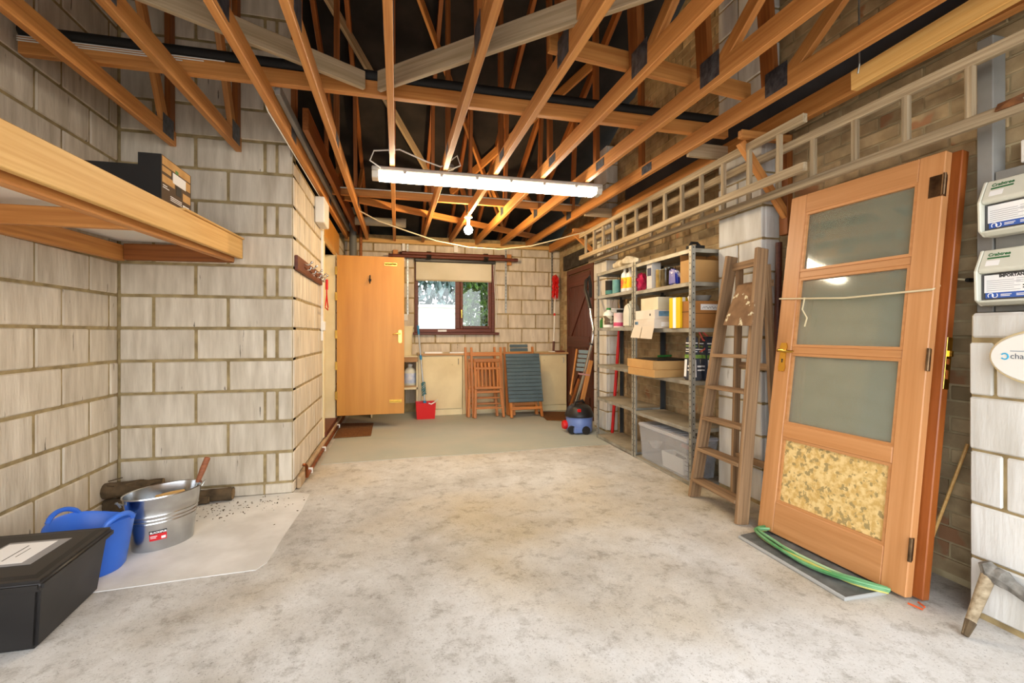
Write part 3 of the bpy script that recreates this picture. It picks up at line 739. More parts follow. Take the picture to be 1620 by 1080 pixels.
# ---- base units
YC = 6.72
cx = lambda u: at_y(u, 600, YC).x
wt = thing('worktop', 'worn cream worktop over the base units below the window', 'worktop', (1.5, YC, .86))
build(MB().bx(cx(661), XR - .02, YC - .02, YB - .005, .862, .885), 'top', M_CREAM2, wt, bevel=.003)
build(MB().bx(cx(661), XR - .02, YC - .024, YC - .0205, .858, .885), 'edging', wood('top_edge', '#b98d5a', '#9c7244'), wt)
edges = [661, 732, 800, 850, 897]
labs = ['cream base cabinet behind the red bucket', 'cream base cabinet behind the folded teak chairs', 'cream base cabinet behind the slate folding table', 'cream base cabinet in the corner beside the dark boarded door']
for i in range(4):
    x0, x1 = cx(edges[i]) + .003, min(cx(edges[i + 1]) - .003, XR - .03)
    t = thing('base_cabinet', labs[i], 'cabinet', (x0, YC, 0), group='base cabinets')
    build(MB().bx(x0, x1, YC + .02, YB - .01, 0.05, .86), 'body', M_CREAM, t)
    build(MB().bx(x0, x1, YC + .012, YC + .03, 0.0, .085), 'plinth', M_CREAM, t)
    build(MB().bx(x0, x0 + .045, YC + .004, YC + .02, 0.085, .858), 'face_stile', M_CREAM, t, bevel=.002)
    d = build(MB().bx(x0 + .05, x1 - .004, YC, YC + .018, 0.095, .848), 'door', M_CREAM2, t, bevel=.003)
    build(MB().tube([(x1 - .06, YC, .73), (x1 - .06, YC - .025, .735), (x1 - .06, YC - .025, .80), (x1 - .06, YC, .805)], .005, 8), 'handle', M_GALV, d, smooth=True)
os_ = thing('open_shelf_unit', 'cream open shelf unit half hidden by the open plywood door', 'shelf', (0, YC, 0))
xa, xb = -0.35, cx(661)
zt = at_y(650, 564, YC).z
build(MB().bx(xa, xb, YC - .01, YB - .01, zt - .075, zt - .005), 'top_rail', wood('shelf_edge', '#b98d5a', '#9c7244'), os_)
build(MB().bx(xa, xb, YC - .02, YB - .01, zt - .005, zt + .01), 'top', M_CREAM, os_)
zs = at_y(650, 616, YC).z
build(MB().bx(xa, xb, YC + .0, YB - .01, zs, zs + .03), 'shelf', M_CREAM, os_)
build(MB().bx(xa, xb - .02, YC + .01, YC + .03, zs + .03, zs + .055), 'shelf_stop', wood('shelf_edge2', '#b39060', '#9c7a4c'), os_)
build(MB().bx(xb - .02, xb, YC, YB - .01, 0, zt + .0), 'side', M_CREAM, os_)
build(MB().bx(xa, xa + .02, YC, YB - .01, 0, zt + .0), 'side', M_CREAM, os_)
# things on and in the units
def bottle(name, label, c, r, h, m, cap, capm, label_m=None, sq=1.0, neck=.35, group=None, cat='bottle'):
    t = thing(name, label, cat, c, group=group)
    pr = [(r*.9, 0), (r, .02*h), (r, .66*h), (r*.85, .76*h), (r*neck, .86*h), (r*neck, .92*h)]
    build(MB().lathe(pr, c, 18, 1, sq), 'body', m, t, smooth=True)
    build(MB().lathe([(r*neck*1.15, .90*h), (r*neck*1.15, h)], c, 14), cap, capm, t, smooth=True)
    if label_m: build(MB().lathe([(r*1.015, .15*h), (r*1.015, .6*h)], c, 18, 1, sq, cap_bot=False, cap_top=False), 'paper_label', label_m, t, smooth=True)
    return t
M_MILK = mat('milky_plastic', '#d6d6c8', '#c4c4b4', rough=.35, scale=6)
pb = at_y(649, 633, YC + .05)
bottle('bottle', 'large milky plastic bottle with blue label on the open shelf', (pb.x, YC + .13, zs + .03), .085, at_y(649, 576, YC + .1).z - zs - .03, M_MILK, 'cap', M_WHITE, mat('blue_label', '#9bb0d8', '#dfe4ee', rough=.6, scale=9), .8)
c = at_y(645, 580, YC + .1)
mb = MB().lathe([(.10, 0), (.115, .30), (.125, .42), (.118, .42), (.10, .02)], (at_y(640, 560, YC + .1).x, YC + .16, zt + .0105), 24, 1, .8)
tag(build(mb, 'plastic_bin', M_CREAM, smooth=True), 'tall cream plastic bin on the open shelf unit', 'bin')
tag(build(MB().bx(0.095, 0.155, YB - .02, YB - .002, 1.36, 1.46), 'wall_socket', M_WHITE, bevel=.004), 'small white socket on the far wall beside the window', 'socket')
for (u0, u1, lab, m, zz) in ((672, 700, 'long white board lying on the worktop near the mop', M_PAPER, .018), (712, 738, 'white board lying on the worktop behind the folded chairs', M_PAPER, .012), (880, 893, 'small brown wood offcut at the corner end of the worktop', M_BROWN, .02)):
    a, b = at_y(u0, 556, YC + .02).x, at_y(u1, 556, YC + .02).x
    tag(build(MB().bx(a, b, YC, YC + .20, .8855, .8855 + zz), 'board_offcut', m, bevel=.002), lab, 'board', 'boards on the worktop')
# red duster on a long pole
dt = thing('duster', 'red fluffy duster on a long white pole standing in the corner', 'duster', (2.36, 6.86, .89))
pa = Vector((2.34, 6.84, .89)); pb = Vector((2.44, 7.03, 2.10))
P_ = lambda t: pa + (pb - pa) * t
build(MB().tube([P_(.12), P_(.76)], .011, 10), 'pole', M_WHITE, dt, smooth=True)
build(MB().tube([P_(0.01), P_(.13)], .018, 10), 'grip', M_DARKDOOR, dt, smooth=True)
build(MB().tube([P_(.46), P_(.49)], .016, 10), 'collar', M_REDP, dt, smooth=True)
mb = MB(); rnd = random.Random(4)
for q in range(130):
    t0 = .74 + .26 * rnd.random(); d = Vector((rnd.uniform(-1, 1), rnd.uniform(-1, 1), rnd.uniform(-.9, .2))).normalized()
    mb.tube([P_(t0), P_(t0) + d * .045 + Vector((0, 0, -.015)), P_(t0) + d * .055 + Vector((0, 0, -.05))], [.012, .011, .004], 5)
build(mb, 'fibres', M_REDP, dt)['kind'] = 'stuff'
build(MB().bx(2.27, 2.43, 6.80, 6.88, .8855, .90), 'scraper_foot', M_WHITE, dt, bevel=.003)
# red bucket and mop
rb = thing('mop_bucket', 'red rectangular mop bucket in front of the cream cabinets', 'bucket', (.375, 6.5, 0))
x0, x1, y0, y1, hb = .25, .515, 6.45, 6.66, .225
def tapered(x0, x1, y0, y1, z0, z1, t, wall=.006):
    b = [(x0, y0, z0), (x1, y0, z0), (x1, y1, z0), (x0, y1, z0)]; tp = [(x0 - t, y0 - t, z1), (x1 + t, y0 - t, z1), (x1 + t, y1 + t, z1), (x0 - t, y1 + t, z1)]
    bi = [(x0 + wall, y0 + wall, z0 + wall), (x1 - wall, y0 + wall, z0 + wall), (x1 - wall, y1 - wall, z0 + wall), (x0 + wall, y1 - wall, z0 + wall)]
    ti = [(x0 - t + wall, y0 - t + wall, z1), (x1 + t - wall, y0 - t + wall, z1), (x1 + t - wall, y1 + t - wall, z1), (x0 - t + wall, y1 + t - wall, z1)]
    fs = [(3, 2, 1, 0), (8, 9, 10, 11)]
    for i in range(4):
        j = (i + 1) % 4
        fs += [(i, j, 4 + j, 4 + i), (4 + i, 4 + j, 12 + j, 12 + i), (12 + i, 12 + j, 8 + j, 8 + i)]
    return MB()._add(b + tp + bi + ti, fs)
build(tapered(x0 + .012, x1 - .012, y0 + .012, y1 - .012, .004, hb, .014), 'bucket_body', M_REDP, rb, bevel=.008, seg=2)
build(MB().tube([(x0 + .17, y0 - .02, hb + .0), (x0 + .2, y0 - .035, hb - .012), (x1 - .02, y0 - .035, hb + .012), (x1 + .025, y0 + .03, hb + .035), (x1 + .01, y0 + .1, hb + .01)], .008, 8), 'bail_handle', M_WHITE, rb, smooth=True)
mp = thing('mop', 'blue and grey mop standing in the red bucket', 'mop', (.40, 6.55, .02))
a = Vector((.39, 6.55, .03)); b = Vector((.285, 6.68, 1.28))
P2 = lambda t: a + (b - a) * t
M_MOPB = mat('mop_blue', '#2f7fae', rough=.5); M_STEEL = mat('grey_tube', '#b7b9b6', rough=.35, metal=.6)
build(MB().tube([P2(.12), P2(.92)], .012, 10), 'shaft', M_STEEL, mp, smooth=True)
build(MB().tube([P2(.90), P2(1.0)], .016, 10), 'grip', M_MOPB, mp, smooth=True)
build(MB().tube([P2(.62), P2(.67)], .018, 10), 'collar', M_MOPB, mp, smooth=True)
build(MB().tube([P2(.02), P2(.17)], [.045, .02], 10), 'mop_head', M_MOPB, mp, smooth=True)
mb = MB()
for q in range(7): mb.tube([P2(.24 + .02*q) + Vector((.03*math.cos(k + q), -.02, .02*math.sin(k*1.3 + q))) for k in range(7)], .006, 6)
build(mb, 'lever_loop', mat('teal_plastic', '#2e6c74', rough=.5), mp, smooth=True)

# ---- folded garden furniture
def leanM(x, y, ang, yaw=0.0):
    return Matrix.Translation((x, y, 0)) @ Matrix.Rotation(yaw, 4, 'Z') @ Matrix.Rotation(-ang, 4, 'X')
def folding_chair(label, M, slat_m=M_TEAK, group=None):
    t = thing('folding_chair', label, 'chair', M=M, group=group)
    pk = lambda n, a, b, w, h, m=M_TEAK, up=(0, 1, 0): plank(n, a, b, w, h, m, t, up, .003, local=True)
    for s in (-1, 1):
        pk('leg', (s*.200, -.035, 0.005), (s*.160, -.012, .66), .036, .022)
        pk('back_post', (s*.212, .035, .02), (s*.212, .02, 1.0), .034, .022)
    pk('rung', (-.185, -.03, .135), (.185, -.03, .135), .03, .018, up=(0, 0, 1)) ; pk('rung', (-.205, .032, .20), (.205, .032, .20), .03, .016, up=(0, 0, 1))
    pk('rung', (-.205, .03, .28), (.205, .03, .28), .028, .016, up=(0, 0, 1))
    pk('seat_rail', (-.19, -.03, .415), (.19, -.03, .415), .02, .035, up=(0, 0, 1)); pk('seat_rail', (-.19, -.03, .69), (.19, -.03, .69), .02, .032, up=(0, 0, 1))
    pk('seat_rail', (-.20, -.012, .36), (.20, -.012, .36), .02, .03, up=(0, 0, 1))
    for q in range(6): pk('seat_slat', (-.135 + .054*q, -.032, .43), (-.135 + .054*q, -.032, .675), .024, .012, slat_m)
    pk('seat_stile', (-.178, -.03, .40), (-.178, -.03, .80), .03, .018); pk('seat_stile', (.178, -.03, .40), (.178, -.03, .80), .03, .018)
    pk('back_rail', (-.21, .02, .90), (.21, .02, .90), .018, .05, up=(0, 0, 1)); pk('back_rail', (-.19, -.03, .80), (.19, -.03, .80), .018, .045, up=(0, 0, 1))
    for q in range(6): pk('back_slat', (-.135 + .054*q, -.02, .70), (-.135 + .054*q, -.02, .785), .03, .012, slat_m)
    return t
folding_chair('front one of the folded teak garden chairs leaning on the cabinets', leanM(1.235, 6.345, .22), group='folded teak chairs')
folding_chair('rear folded teak garden chair, taller posts showing behind the other', leanM(1.165, 6.445, .22), group='folded teak chairs')
def folding_table(label, M):
    t = thing('folding_table', label, 'table', M=M)
    pk = lambda n, a, b, w, h, m=M_TEAK, up=(0, 1, 0): plank(n, a, b, w, h, m, t, up, .003, local=True)
    for q in range(13):
        z = .245 + .0535*q
        pk('slat', (-.25, -.03, z), (.25, -.03, z), .018, .05, M_SLATE, (0, 0, 1))
    for s in (-1, 1):
        pk('batten', (s*.2, -.012, .24), (s*.2, -.012, .90), .03, .018)
        pk('leg', (s*.218, -.012, 0.01), (s*.20, .012, .62), .04, .025)
        pk('inner_leg', (s*.165, .045, .05), (s*.165, .03, .6), .035, .022)
    pk('rung', (-.225, -.014, .135), (.225, -.014, .135), .018, .04, up=(0, 0, 1)); pk('rung', (-.165, .045, .205), (.165, .045, .205), .018, .04, up=(0, 0, 1))
    return t
folding_table('slate blue slatted folding table leaning on the cabinets', leanM(1.745, 6.235, .30))
t = folding_chair('folded chair with slate blue slats hidden behind the slate folding table', leanM(1.74, 6.445, .22), M_SLATE)
for q in range(2): plank('back_slat', (-.135, 0.0, .955 + .055*q), (.135, 0.0, .955 + .055*q), .016, .045, M_SLATE, t, (0, 0, 1), .003, local=True)
# ================================================================== lamps
def emit_mat(name, c, s):
    m = bpy.data.materials.new(name); m.use_nodes = True
    p = m.node_tree.nodes['Principled BSDF']
    p.inputs['Base Color'].default_value = (.9, .9, .88, 1)
    p.inputs['Emission Color'].default_value = (*lin(c), 1); p.inputs['Emission Strength'].default_value = s
    return m
def batten_light(label, x0, x1, y, zt):
    t = thing('strip_light', label, 'lamp', ((x0 + x1)/2, y, zt - .1))
    build(MB().bx(x0, x1, y - .075, y + .075, zt - .035, zt), 'housing', mat('lamp_housing', '#b9b2a8', rough=.5), t, bevel=.008)
    a, b = x0 + .055, x1 - .055
    pr = [(-.068, 0), (.068, 0), (.05, -.05), (-.05, -.05)]
    build(MB().prism(pr, (a, y, zt - .036), (0, 1, 0), (0, 0, 1), (1, 0, 0), b - a), 'diffuser', emit_mat('tube_glow', '#ffedcf', TUBE_EMIT), t)
    for (p, q) in ((x0, a - .001), (b + .001, x1)):
        build(MB().prism(pr, (p, y, zt - .036), (0, 1, 0), (0, 0, 1), (1, 0, 0), q - p), 'end_cap', mat('clear_end', '#d9d6cb', rough=.3), t, bevel=.004)
    for q in range(6):
        xx = x0 + .25 + q * (x1 - x0 - .5) / 5
        build(MB().bx(xx - .012, xx + .012, y - .08, y - .069, zt - .05, zt - .02), 'clip', mat('lamp_housing', '#b9b2a8'), t)
    return t
lt = batten_light('long fluorescent strip light hung under the trusses', -0.19, 1.74, 3.83, chord_z(3.83) - .002)
tag(build(MB().tube([(-.12, 3.75, 2.45), (-.20, 3.72, 2.49), (-.17, 3.70, 2.56), (0.02, 3.70, 2.585), (.22, 3.72, 2.52), (.34, 3.76, 2.50), (.42, 3.76, 2.56), (.47, 3.76, 2.60), (.50, 3.78, 2.53), (.40, 3.80, 2.49)], .006, 8), 'cable', M_WHITE, smooth=True), 'white flex looping over the strip light housing', 'cable')
tag(build(MB().lathe([(.045, 0), (.045, .03)], (.42, 3.92, zc2(3.9) - .03), 16), 'junction_box', M_GREY, smooth=True), 'small round grey junction box above the strip light', 'box')
bb = at_x(741, 363, .785)
lb = thing('bulb_lamp', 'bare warm glowing bulb in a white batten holder under a truss', 'lamp', (bb.x, bb.y, bb.z - .04))
zt_ = chord_z(bb.y)
build(MB().lathe([(.045, zt_ - .018), (.045, zt_)], (bb.x, bb.y, 0), 18), 'rose', M_WHITE, lb, smooth=True)
build(MB().lathe([(.018, bb.z + .042), (.02, zt_ - .05), (.024, zt_ - .018)], (bb.x, bb.y, 0), 14), 'holder', M_WHITE, lb, smooth=True)
build(MB().lathe([(.006, -.056), (.026, -.050), (.044, -.028), (.049, -.004), (.042, .020), (.026, .040), (.018, .046)], (bb.x, bb.y, bb.z), 18), 'bulb', emit_mat('bulb_glow', '#ffd79a', BULB_EMIT), lb, smooth=True)
# washing line slung across the far end
px = [(566, 332), (600, 350), (640, 364), (690, 381), (740, 391), (790, 394.5), (840, 389), (880, 379), (924, 367)]
pts = [at_y(u, v, 5.45 - .25 * i / 8) for i, (u, v) in enumerate(px)]
tag(build(MB().tube(pts, .007, 6), 'clothes_line', M_ROPE, smooth=True), 'pale clothes line sagging across the room in front of the window', 'rope')

# ================================================================== recess on the block wall side
sh = thing('storage_platform', 'pine framed storage platform fixed high in the block wall recess', 'shelf', (-1.08, 3.7, 1.66))
ft = lambda y: 1.773 + .032 * (y - 1.615)
def rail(n, x, y0, y1, top, h, w, m): return plank(n, (x, y0, top(y0) - h/2), (x, y1, top(y1) - h/2), w, h, m, sh)
rail('fascia', -1.085, .35, 3.705, ft, .135, .03, M_PINE_L)
rail('edge_trim', -1.085, 2.75, 3.71, lambda y: ft(y) + .013, .012, .05, M_PINE_L)
rail('inner_joist', -1.145, .35, 3.70, lambda y: ft(y) - .045, .115, .045, M_PINE)
rail('wall_bearer', XL + .024, .35, 3.70, lambda y: 1.735 + .02 * (y - 2.69) + .012, .105, .045, M_PINE)
plank('end_bearer', (XL + .05, YALC - .024, 1.722), (-1.13, YALC - .024, 1.73), .045, .11, M_PINE_D, sh)
plank('cross_joist', (XL + .05, 2.55, 1.70), (-1.17, 2.55, 1.70), .045, .085, M_PINE, sh)
plank('cross_joist', (XL + .05, 1.2, 1.67), (-1.17, 1.2, 1.67), .045, .085, M_PINE, sh)
build(MB().hexa([(XL + .01, .35, 1.722), (-1.102, .35, 1.722), (-1.102, 3.70, 1.795), (XL + .01, 3.70, 1.795)], [(XL + .01, .35, 1.734), (-1.102, .35, 1.734), (-1.102, 3.70, 1.807), (XL + .01, 3.70, 1.807)]), 'white_board', mat('white_hardboard', '#ecebe6', rough=.5), sh)
# black fruit crate
A = at_x(255, 243, -1.14); B = at_x(302, 286, -1.14)
ct = thing('fruit_crate', 'black printed cardboard crate standing on the pine platform', 'box', (-1.35, A.y, 1.80))
M_CRATE = mat('black_card', '#1d1813', '#17130f', rough=.75, scale=4); M_CRATEB = mat('brown_print', '#54402c', rough=.8); M_TAN = mat('tan_print', '#cfa367', '#b98c50', rough=.8, scale=9)
cx0, cx1, cy0, cy1, cz0, cz1 = -1.66, -1.14, A.y, B.y, 1.80, A.z
ed = .10
build(MB().bx(cx0, cx1, cy0, cy0 + .006, cz0, cz1 - .06).bx(cx1 - ed, cx1, cy0, cy0 + .006, cz1 - .06, cz1), 'side_panel', M_CRATE, ct)
build(MB().bx(cx0, cx1, cy1 - .006, cy1, cz0, cz1 - .06).bx(cx1 - ed, cx1, cy1 - .006, cy1, cz1 - .06, cz1), 'side_panel', M_CRATE, ct)
build(MB().bx(cx1 - .006, cx1, cy0 + .006, cy1 - .006, cz0, cz1), 'end_panel', M_CRATEB, ct)
build(MB().bx(cx0, cx0 + .006, cy0 + .006, cy1 - .006, cz0, cz1), 'end_panel', M_CRATE, ct)
build(MB().bx(cx0, cx1, cy0 + .006, cy1 - .006, cz0, cz0 + .006), 'base_panel', M_CRATE, ct)
W, Hc = cy1 - cy0, cz1 - cz0
ex, ey, oo = (0, 1, 0), (0, 0, 1), Vector((cx1, cy0, cz0))
m = MB()
for (a, b, c_, d) in ((.03, .97, .83, .985), (.03, .42, .50, .64), (.03, .30, .70, .80), (.70, .97, .36, .52), (.62, .97, .62, .80)): quad(m, oo, ex, ey, a*W, b*W, c_*Hc, d*Hc)
build(m, 'tan_print', M_TAN, ct)
m = MB()
for (a, b, c_, d) in ((.36, .80, .60, .80), (.70, .92, .10, .28), (.05, .18, .44, .455), (.05, .24, .40, .415), (.28, .66, .30, .315), (.28, .66, .265, .28), (.28, .66, .23, .245), (.34, .62, .10, .16)): quad(m, oo, ex, ey, a*W, b*W, c_*Hc, d*Hc, .0014)
build(m, 'paper_label', M_PAPER, ct)
build(quad(MB(), oo, ex, ey, .47*W, .64*W, .40*Hc, .58*Hc, .0014), 'hand_hole', M_BLACK, ct)
build(quad(MB(), oo, ex, ey, .44*W, .54*W, .82*Hc, .88*Hc, .0016), 'green_mark', M_GREENC, ct)

# black storage box with lid
M_LAB = mat('lid_label_sleeve', '#8f8f92', rough=.3)
sb = thing('storage_box', 'black plastic storage box with clipped lid and paper label', 'box', (-1.5, 2.3, 0))
n0 = at_z(57, 1029, 0); f0 = at_z(155, 934, 0)
bx1n, bx1f, byn, byf, hb = n0.x, f0.x, n0.y, f0.y, .262
bl_ = bx1n - .60
tt = .028
b4 = [(bl_, byn, .002), (bx1n, byn, .002), (bx1f, byf, .002), (bl_, byf, .002)]
t4 = [(bl_, byn - tt, hb), (bx1n + tt, byn - tt, hb), (bx1f + tt, byf + tt, hb), (bl_, byf + tt, hb)]
build(MB().hexa(b4, t4), 'tub', M_BLACKP, sb, bevel=.012, seg=2)
g = tt + .016
def ring(z, e): return [(bl_, byn - e, z), (bx1n + e, byn - e, z), (bx1f + e, byf + e, z), (bl_, byf + e, z)]
lid = build(MB().hexa(ring(hb - .032, g), ring(hb + .012, g + .002)), 'lid', M_BLACKP, sb, bevel=.014, seg=3, smooth=True)
build(MB().hexa(ring(hb + .012, g - .03), ring(hb + .018, g - .05)), 'lid_panel', M_BLACKP, lid)
ex = Vector((0, 1, 0)); cx_ = (bl_ + bx1n) / 2 + .13
zz = hb + .0185
m = MB().hexa([(cx_ - .13, byn + .10, zz), (cx_ + .09, byn + .10, zz), (cx_ + .09, byn + .34, zz), (cx_ - .13, byn + .34, zz)], [(cx_ - .13, byn + .10, zz + .001), (cx_ + .09, byn + .10, zz + .001), (cx_ + .09, byn + .34, zz + .001), (cx_ - .13, byn + .34, zz + .001)])
build(m, 'label_sleeve', M_LAB, lid)
zz += .0012
build(MB().bx(cx_ - .12, cx_ + .05, byn + .12, byn + .32, zz, zz + .0008), 'paper_label', M_PAPER, lid)
zz += .001
build(MB().bx(cx_ - .035, cx_ - .031, byn + .15, byn + .29, zz, zz + .0004).bx(cx_ - .01, cx_ - .007, byn + .18, byn + .26, zz, zz + .0004), 'handwriting', M_INK, lid)

# blue flexible tub
bt = thing('flexible_tub', 'blue flexible plastic tub behind the black storage box', 'tub', at_z(146, 822, .24))
c = at_z(144, 826, .24); c.z = 0
n = 40
rt = lambda a: .305 + .018 * math.cos(2 * a + .4)
prof = [(.155, .004), (.17, .02), (.192, .13), (.213, .235), (.221, .243), (.213, .246), (.203, .235), (.181, .13), (.160, .02)]
mb = MB().lathe(prof, c, n, .80, .78)
for v in mb.v:
    a = math.atan2(v.y - c.y, v.x - c.x); k = max(0, (v.z - .13) / .11)
    v.z += .018 * k * math.cos(2 * (a - 2.75))
build(mb, 'tub_body', M_BLUEP, bt, smooth=True)
for a0 in (2.75, -.39):
    p = []
    for q in range(13):
        s = -0.42 + .84 * q / 12; a = a0 + s; h = .250 + .040 * math.cos(s / .42 * math.pi / 2) ** .6
        r = (.217 + .004) * .79
        p.append(c + Vector((r*math.cos(a), r*math.sin(a), h + .0)))
    build(MB().tube(p, .012, 8), 'handle', M_BLUEP, bt, smooth=True)

# oval zinc bucket with trowels
c = at_z(259, 858, 0); AB = math.radians(48)
bk = thing('zinc_bucket', 'oval zinc bucket with red and black sticker in the recess', 'bucket', c)
hz = .290
BA, BB_ = .82, .58
prof = [(.172, .0), (.178, .004), (.180, .012), (.198, hz*.52), (.203, hz*.53), (.199, hz*.55), (.203, hz*.585), (.208, hz*.595), (.204, hz*.615), (.210, hz*.66), (.214, hz*.67), (.211, hz*.69), (.230, hz), (.236, hz + .004), (.234, hz + .010), (.226, hz + .006), (.206, hz*.68), (.196, hz*.55), (.172, .012)]
build(MB().lathe(prof, c, 48, BA, BB_, AB), 'bucket_body', M_BUCKETM, bk, smooth=True)
e = .80 * Vector((math.cos(AB + math.pi), math.sin(AB + math.pi), 0))
build(MB().tube([c + e*.25 + Vector((0, 0, hz*.9)), c + e*.27 + Vector((0, 0, hz)), c + e*.255 + Vector((-.03, .02, hz - .01)), c + e*.24 + Vector((0, 0, hz*.94))], .005, 6), 'handle_ring', M_GALV, bk, smooth=True)
build(MB().tube([c - e*.25 + Vector((0, 0, hz*.9)), c - e*.275 + Vector((0, 0, hz)), c - e*.24 + Vector((0, 0, hz*.94))], .005, 6), 'handle_ring', M_GALV, bk, smooth=True)
# sticker follows the wall of the bucket
def bucket_pt(a, z, off=.0018):
    r = .180 + (.198 - .180) * (z - .012) / (hz*.52 - .012) + off
    x, y = r*BA*math.cos(a - AB), r*BB_*math.sin(a - AB)
    return c + Vector((x*math.cos(AB) - y*math.sin(AB), x*math.sin(AB) + y*math.cos(AB), z))
amid = math.radians(-70)
def patch(a0, a1, z0, z1, off, n=10):
    m = MB(); vs = []; fs = []
    for i in range(n + 1):
        a = a0 + (a1 - a0) * i / n; vs += [bucket_pt(a, z0, off), bucket_pt(a, z1, off)]
    for i in range(n): fs.append((2*i, 2*i + 2, 2*i + 3, 2*i + 1))
    return m._add(vs, fs)
build(patch(amid - .26, amid + .26, .062, .098, .0015), 'red_sticker', M_RED_INK, bk)
build(patch(amid - .26, amid + .26, .098, .116, .0015), 'black_sticker', M_INK, bk)
build(patch(amid + .10, amid + .23, .068, .082, .002), 'white_print', M_PAPER, bk)
build(patch(amid - .23, amid - .02, .084, .088, .002), 'white_print', M_PAPER, bk)
build(patch(amid - .23, amid - .05, .076, .079, .002), 'white_print', M_PAPER, bk)
o0, o1 = bucket_pt(amid - .23, .1025, .0035), bucket_pt(amid + .10, .1025, .0035)
text('BLACKSPUR', .0135, o0, o1 - o0, (0, 0, 1), M_PAPER, 'brand_print', bk, depth=.002, bold=.0006)
def tool(label, p0, p1, p2, hm):
    t = thing('hand_trowel', label, 'trowel', p2, group='trowels in the bucket')
    p0, p1, p2 = Vector(p0), Vector(p1), Vector(p2); d = (p1 - p0)
    build(MB().tube([p0, p0 + d*.03, p0 + d*.5, p1], [.012, .0165, .017, .012], 12), 'handle', hm, t, smooth=True)
    x, y, z = frame_from(p1, p2)
    build(MB().tube([p1, p1 + (p2 - p1)*.35], .006, 8).prism([(-.0, -.022), (.09, -.03), (.15, 0), (.09, .03), (0, .022)], p1 + (p2 - p1)*.3, x, y, z, .003), 'blade', M_GALV, t)
r0 = c + Vector((.105, .135, .235)); tool('trowel with worn reddish handle leaning out of the zinc bucket', r0 + Vector((.055, .035, .19)), r0 + Vector((.01, .01, .05)), r0 + Vector((-.05, -.05, -.14)), wood('red_handle', '#a5633f', '#824a2c'))
r1 = c + Vector((-.03, -.02, .262)); tool('trowel with pale wooden handle lying inside the zinc bucket', r1 + Vector((.13, .03, .012)), r1 + Vector((.0, 0, 0)), r1 + Vector((-.05, .06, -.17)), M_PINE_L)
# logs and litter behind the bucket
def log(label, p0, p1, r, seed):
    rnd = random.Random(seed); p0, p1 = Vector(p0), Vector(p1); ps = []; rs = []
    for i in range(9):
        t_ = i / 8; ps.append(p0 + (p1 - p0)*t_ + Vector((rnd.uniform(-1, 1), rnd.uniform(-1, 1), rnd.uniform(-1, 1)))*r*.09); rs.append(r * rnd.uniform(.9, 1.1))
    t = thing('log', label, 'log', p0, group='logs in the recess')
    build(MB().tube(ps, rs, 12), 'bark', M_BARK, t, smooth=True)
    for q, s in ((p0, -1), (p1, 1)):
        d = (p1 - p0).normalized() * s
        build(MB().tube([q, q + d*.004], r*.86, 12), 'cut_end', mat('log_end', '#8d7350', '#6f583a', rough=.9, scale=20), t)
log('mossy log lying on top of the small log pile behind the bucket', at_z(160, 778, .15), at_z(258, 766, .15), .05, 1)
log('thick log under the mossy one behind the blue tub', at_z(164, 800, .055), at_z(262, 796, .055), .046, 2)
log('short log lying against the recess wall behind the bucket', (-1.40, 3.655, .046), (-1.12, 3.66, .046), .042, 3)
log('thin branch poking out beside the zinc bucket', at_z(330, 790, .03), at_z(285, 797, .03), .026, 5)
rnd = random.Random(9); mb = MB()
for q in range(150):
    p = Vector((rnd.gauss(-1.05, .22), rnd.gauss(3.50, .13), .006))
    if p.y > 3.69 or p.x < -1.8: continue
    s = rnd.uniform(.0015, .0055); mb.box(p, (s*2.2, s, s*.6), Euler((rnd.uniform(-.3, .3), rnd.uniform(-.3, .3), rnd.uniform(0, 6))).to_matrix())
o = build(mb, 'bark_litter', M_BARK); tag(o, 'scattered bark crumbs on the pale screed by the bucket', 'debris'); o['kind'] = 'stuff'
mb = MB()
for q in range(14):
    p = at_z(rnd.uniform(160, 235), rnd.uniform(762, 770), .20); mb.tube([p, p + Vector((rnd.uniform(-.05, .12), .02, rnd.uniform(-.01, .025)))], .004, 5)
o = build(mb, 'twigs', M_BARK); tag(o, 'loose twigs and bark lying on the log pile', 'twigs'); o['kind'] = 'stuff'
# ================================================================== brick wall side
# old boarded door with a black lintel
d2 = group_struct('door_2', (XR, DKY0, 0))
fx = XR - .02
build(MB().bx(fx, XR + .02, DKY0, DKY0 + .07, 0, 2.12), 'jamb', M_DARKDOOR, d2, bevel=.004); build(MB().bx(fx, XR + .02, DKY1 - .07, DKY1, 0, 2.12), 'jamb', M_DARKDOOR, d2, bevel=.004)
build(MB().bx(fx, XR + .02, DKY0 + .07, DKY1 - .07, 2.05, 2.12), 'head', M_DARKDOOR, d2, bevel=.004)
ya, yb = DKY0 + .075, DKY1 - .075; nb = 7; bw = (yb - ya) / nb
for q in range(nb): plank('board', (XR - .002, ya + bw*(q + .5), .02), (XR - .002, ya + bw*(q + .5), 2.04), .02, bw - .006, M_DARKDOOR, d2, up=(0, 1, 0))
for zz in (.22, 1.05, 1.93): plank('ledge', (XR - .02, ya + .005, zz), (XR - .02, yb - .005, zz), .018, .16, M_DARKDOOR, d2)
plank('brace', (XR - .02, yb - .08, .32), (XR - .02, ya + .1, .95), .016, .1, M_DARKDOOR, d2); plank('brace', (XR - .02, yb - .08, 1.15), (XR - .02, ya + .1, 1.82), .016, .1, M_DARKDOOR, d2)
build(MB().bx(XR - .035, XR + .03, DKY0 - .12, DKY1 + .12, 2.14, 2.36), 'lintel', M_IRON, d2, bevel=.004)

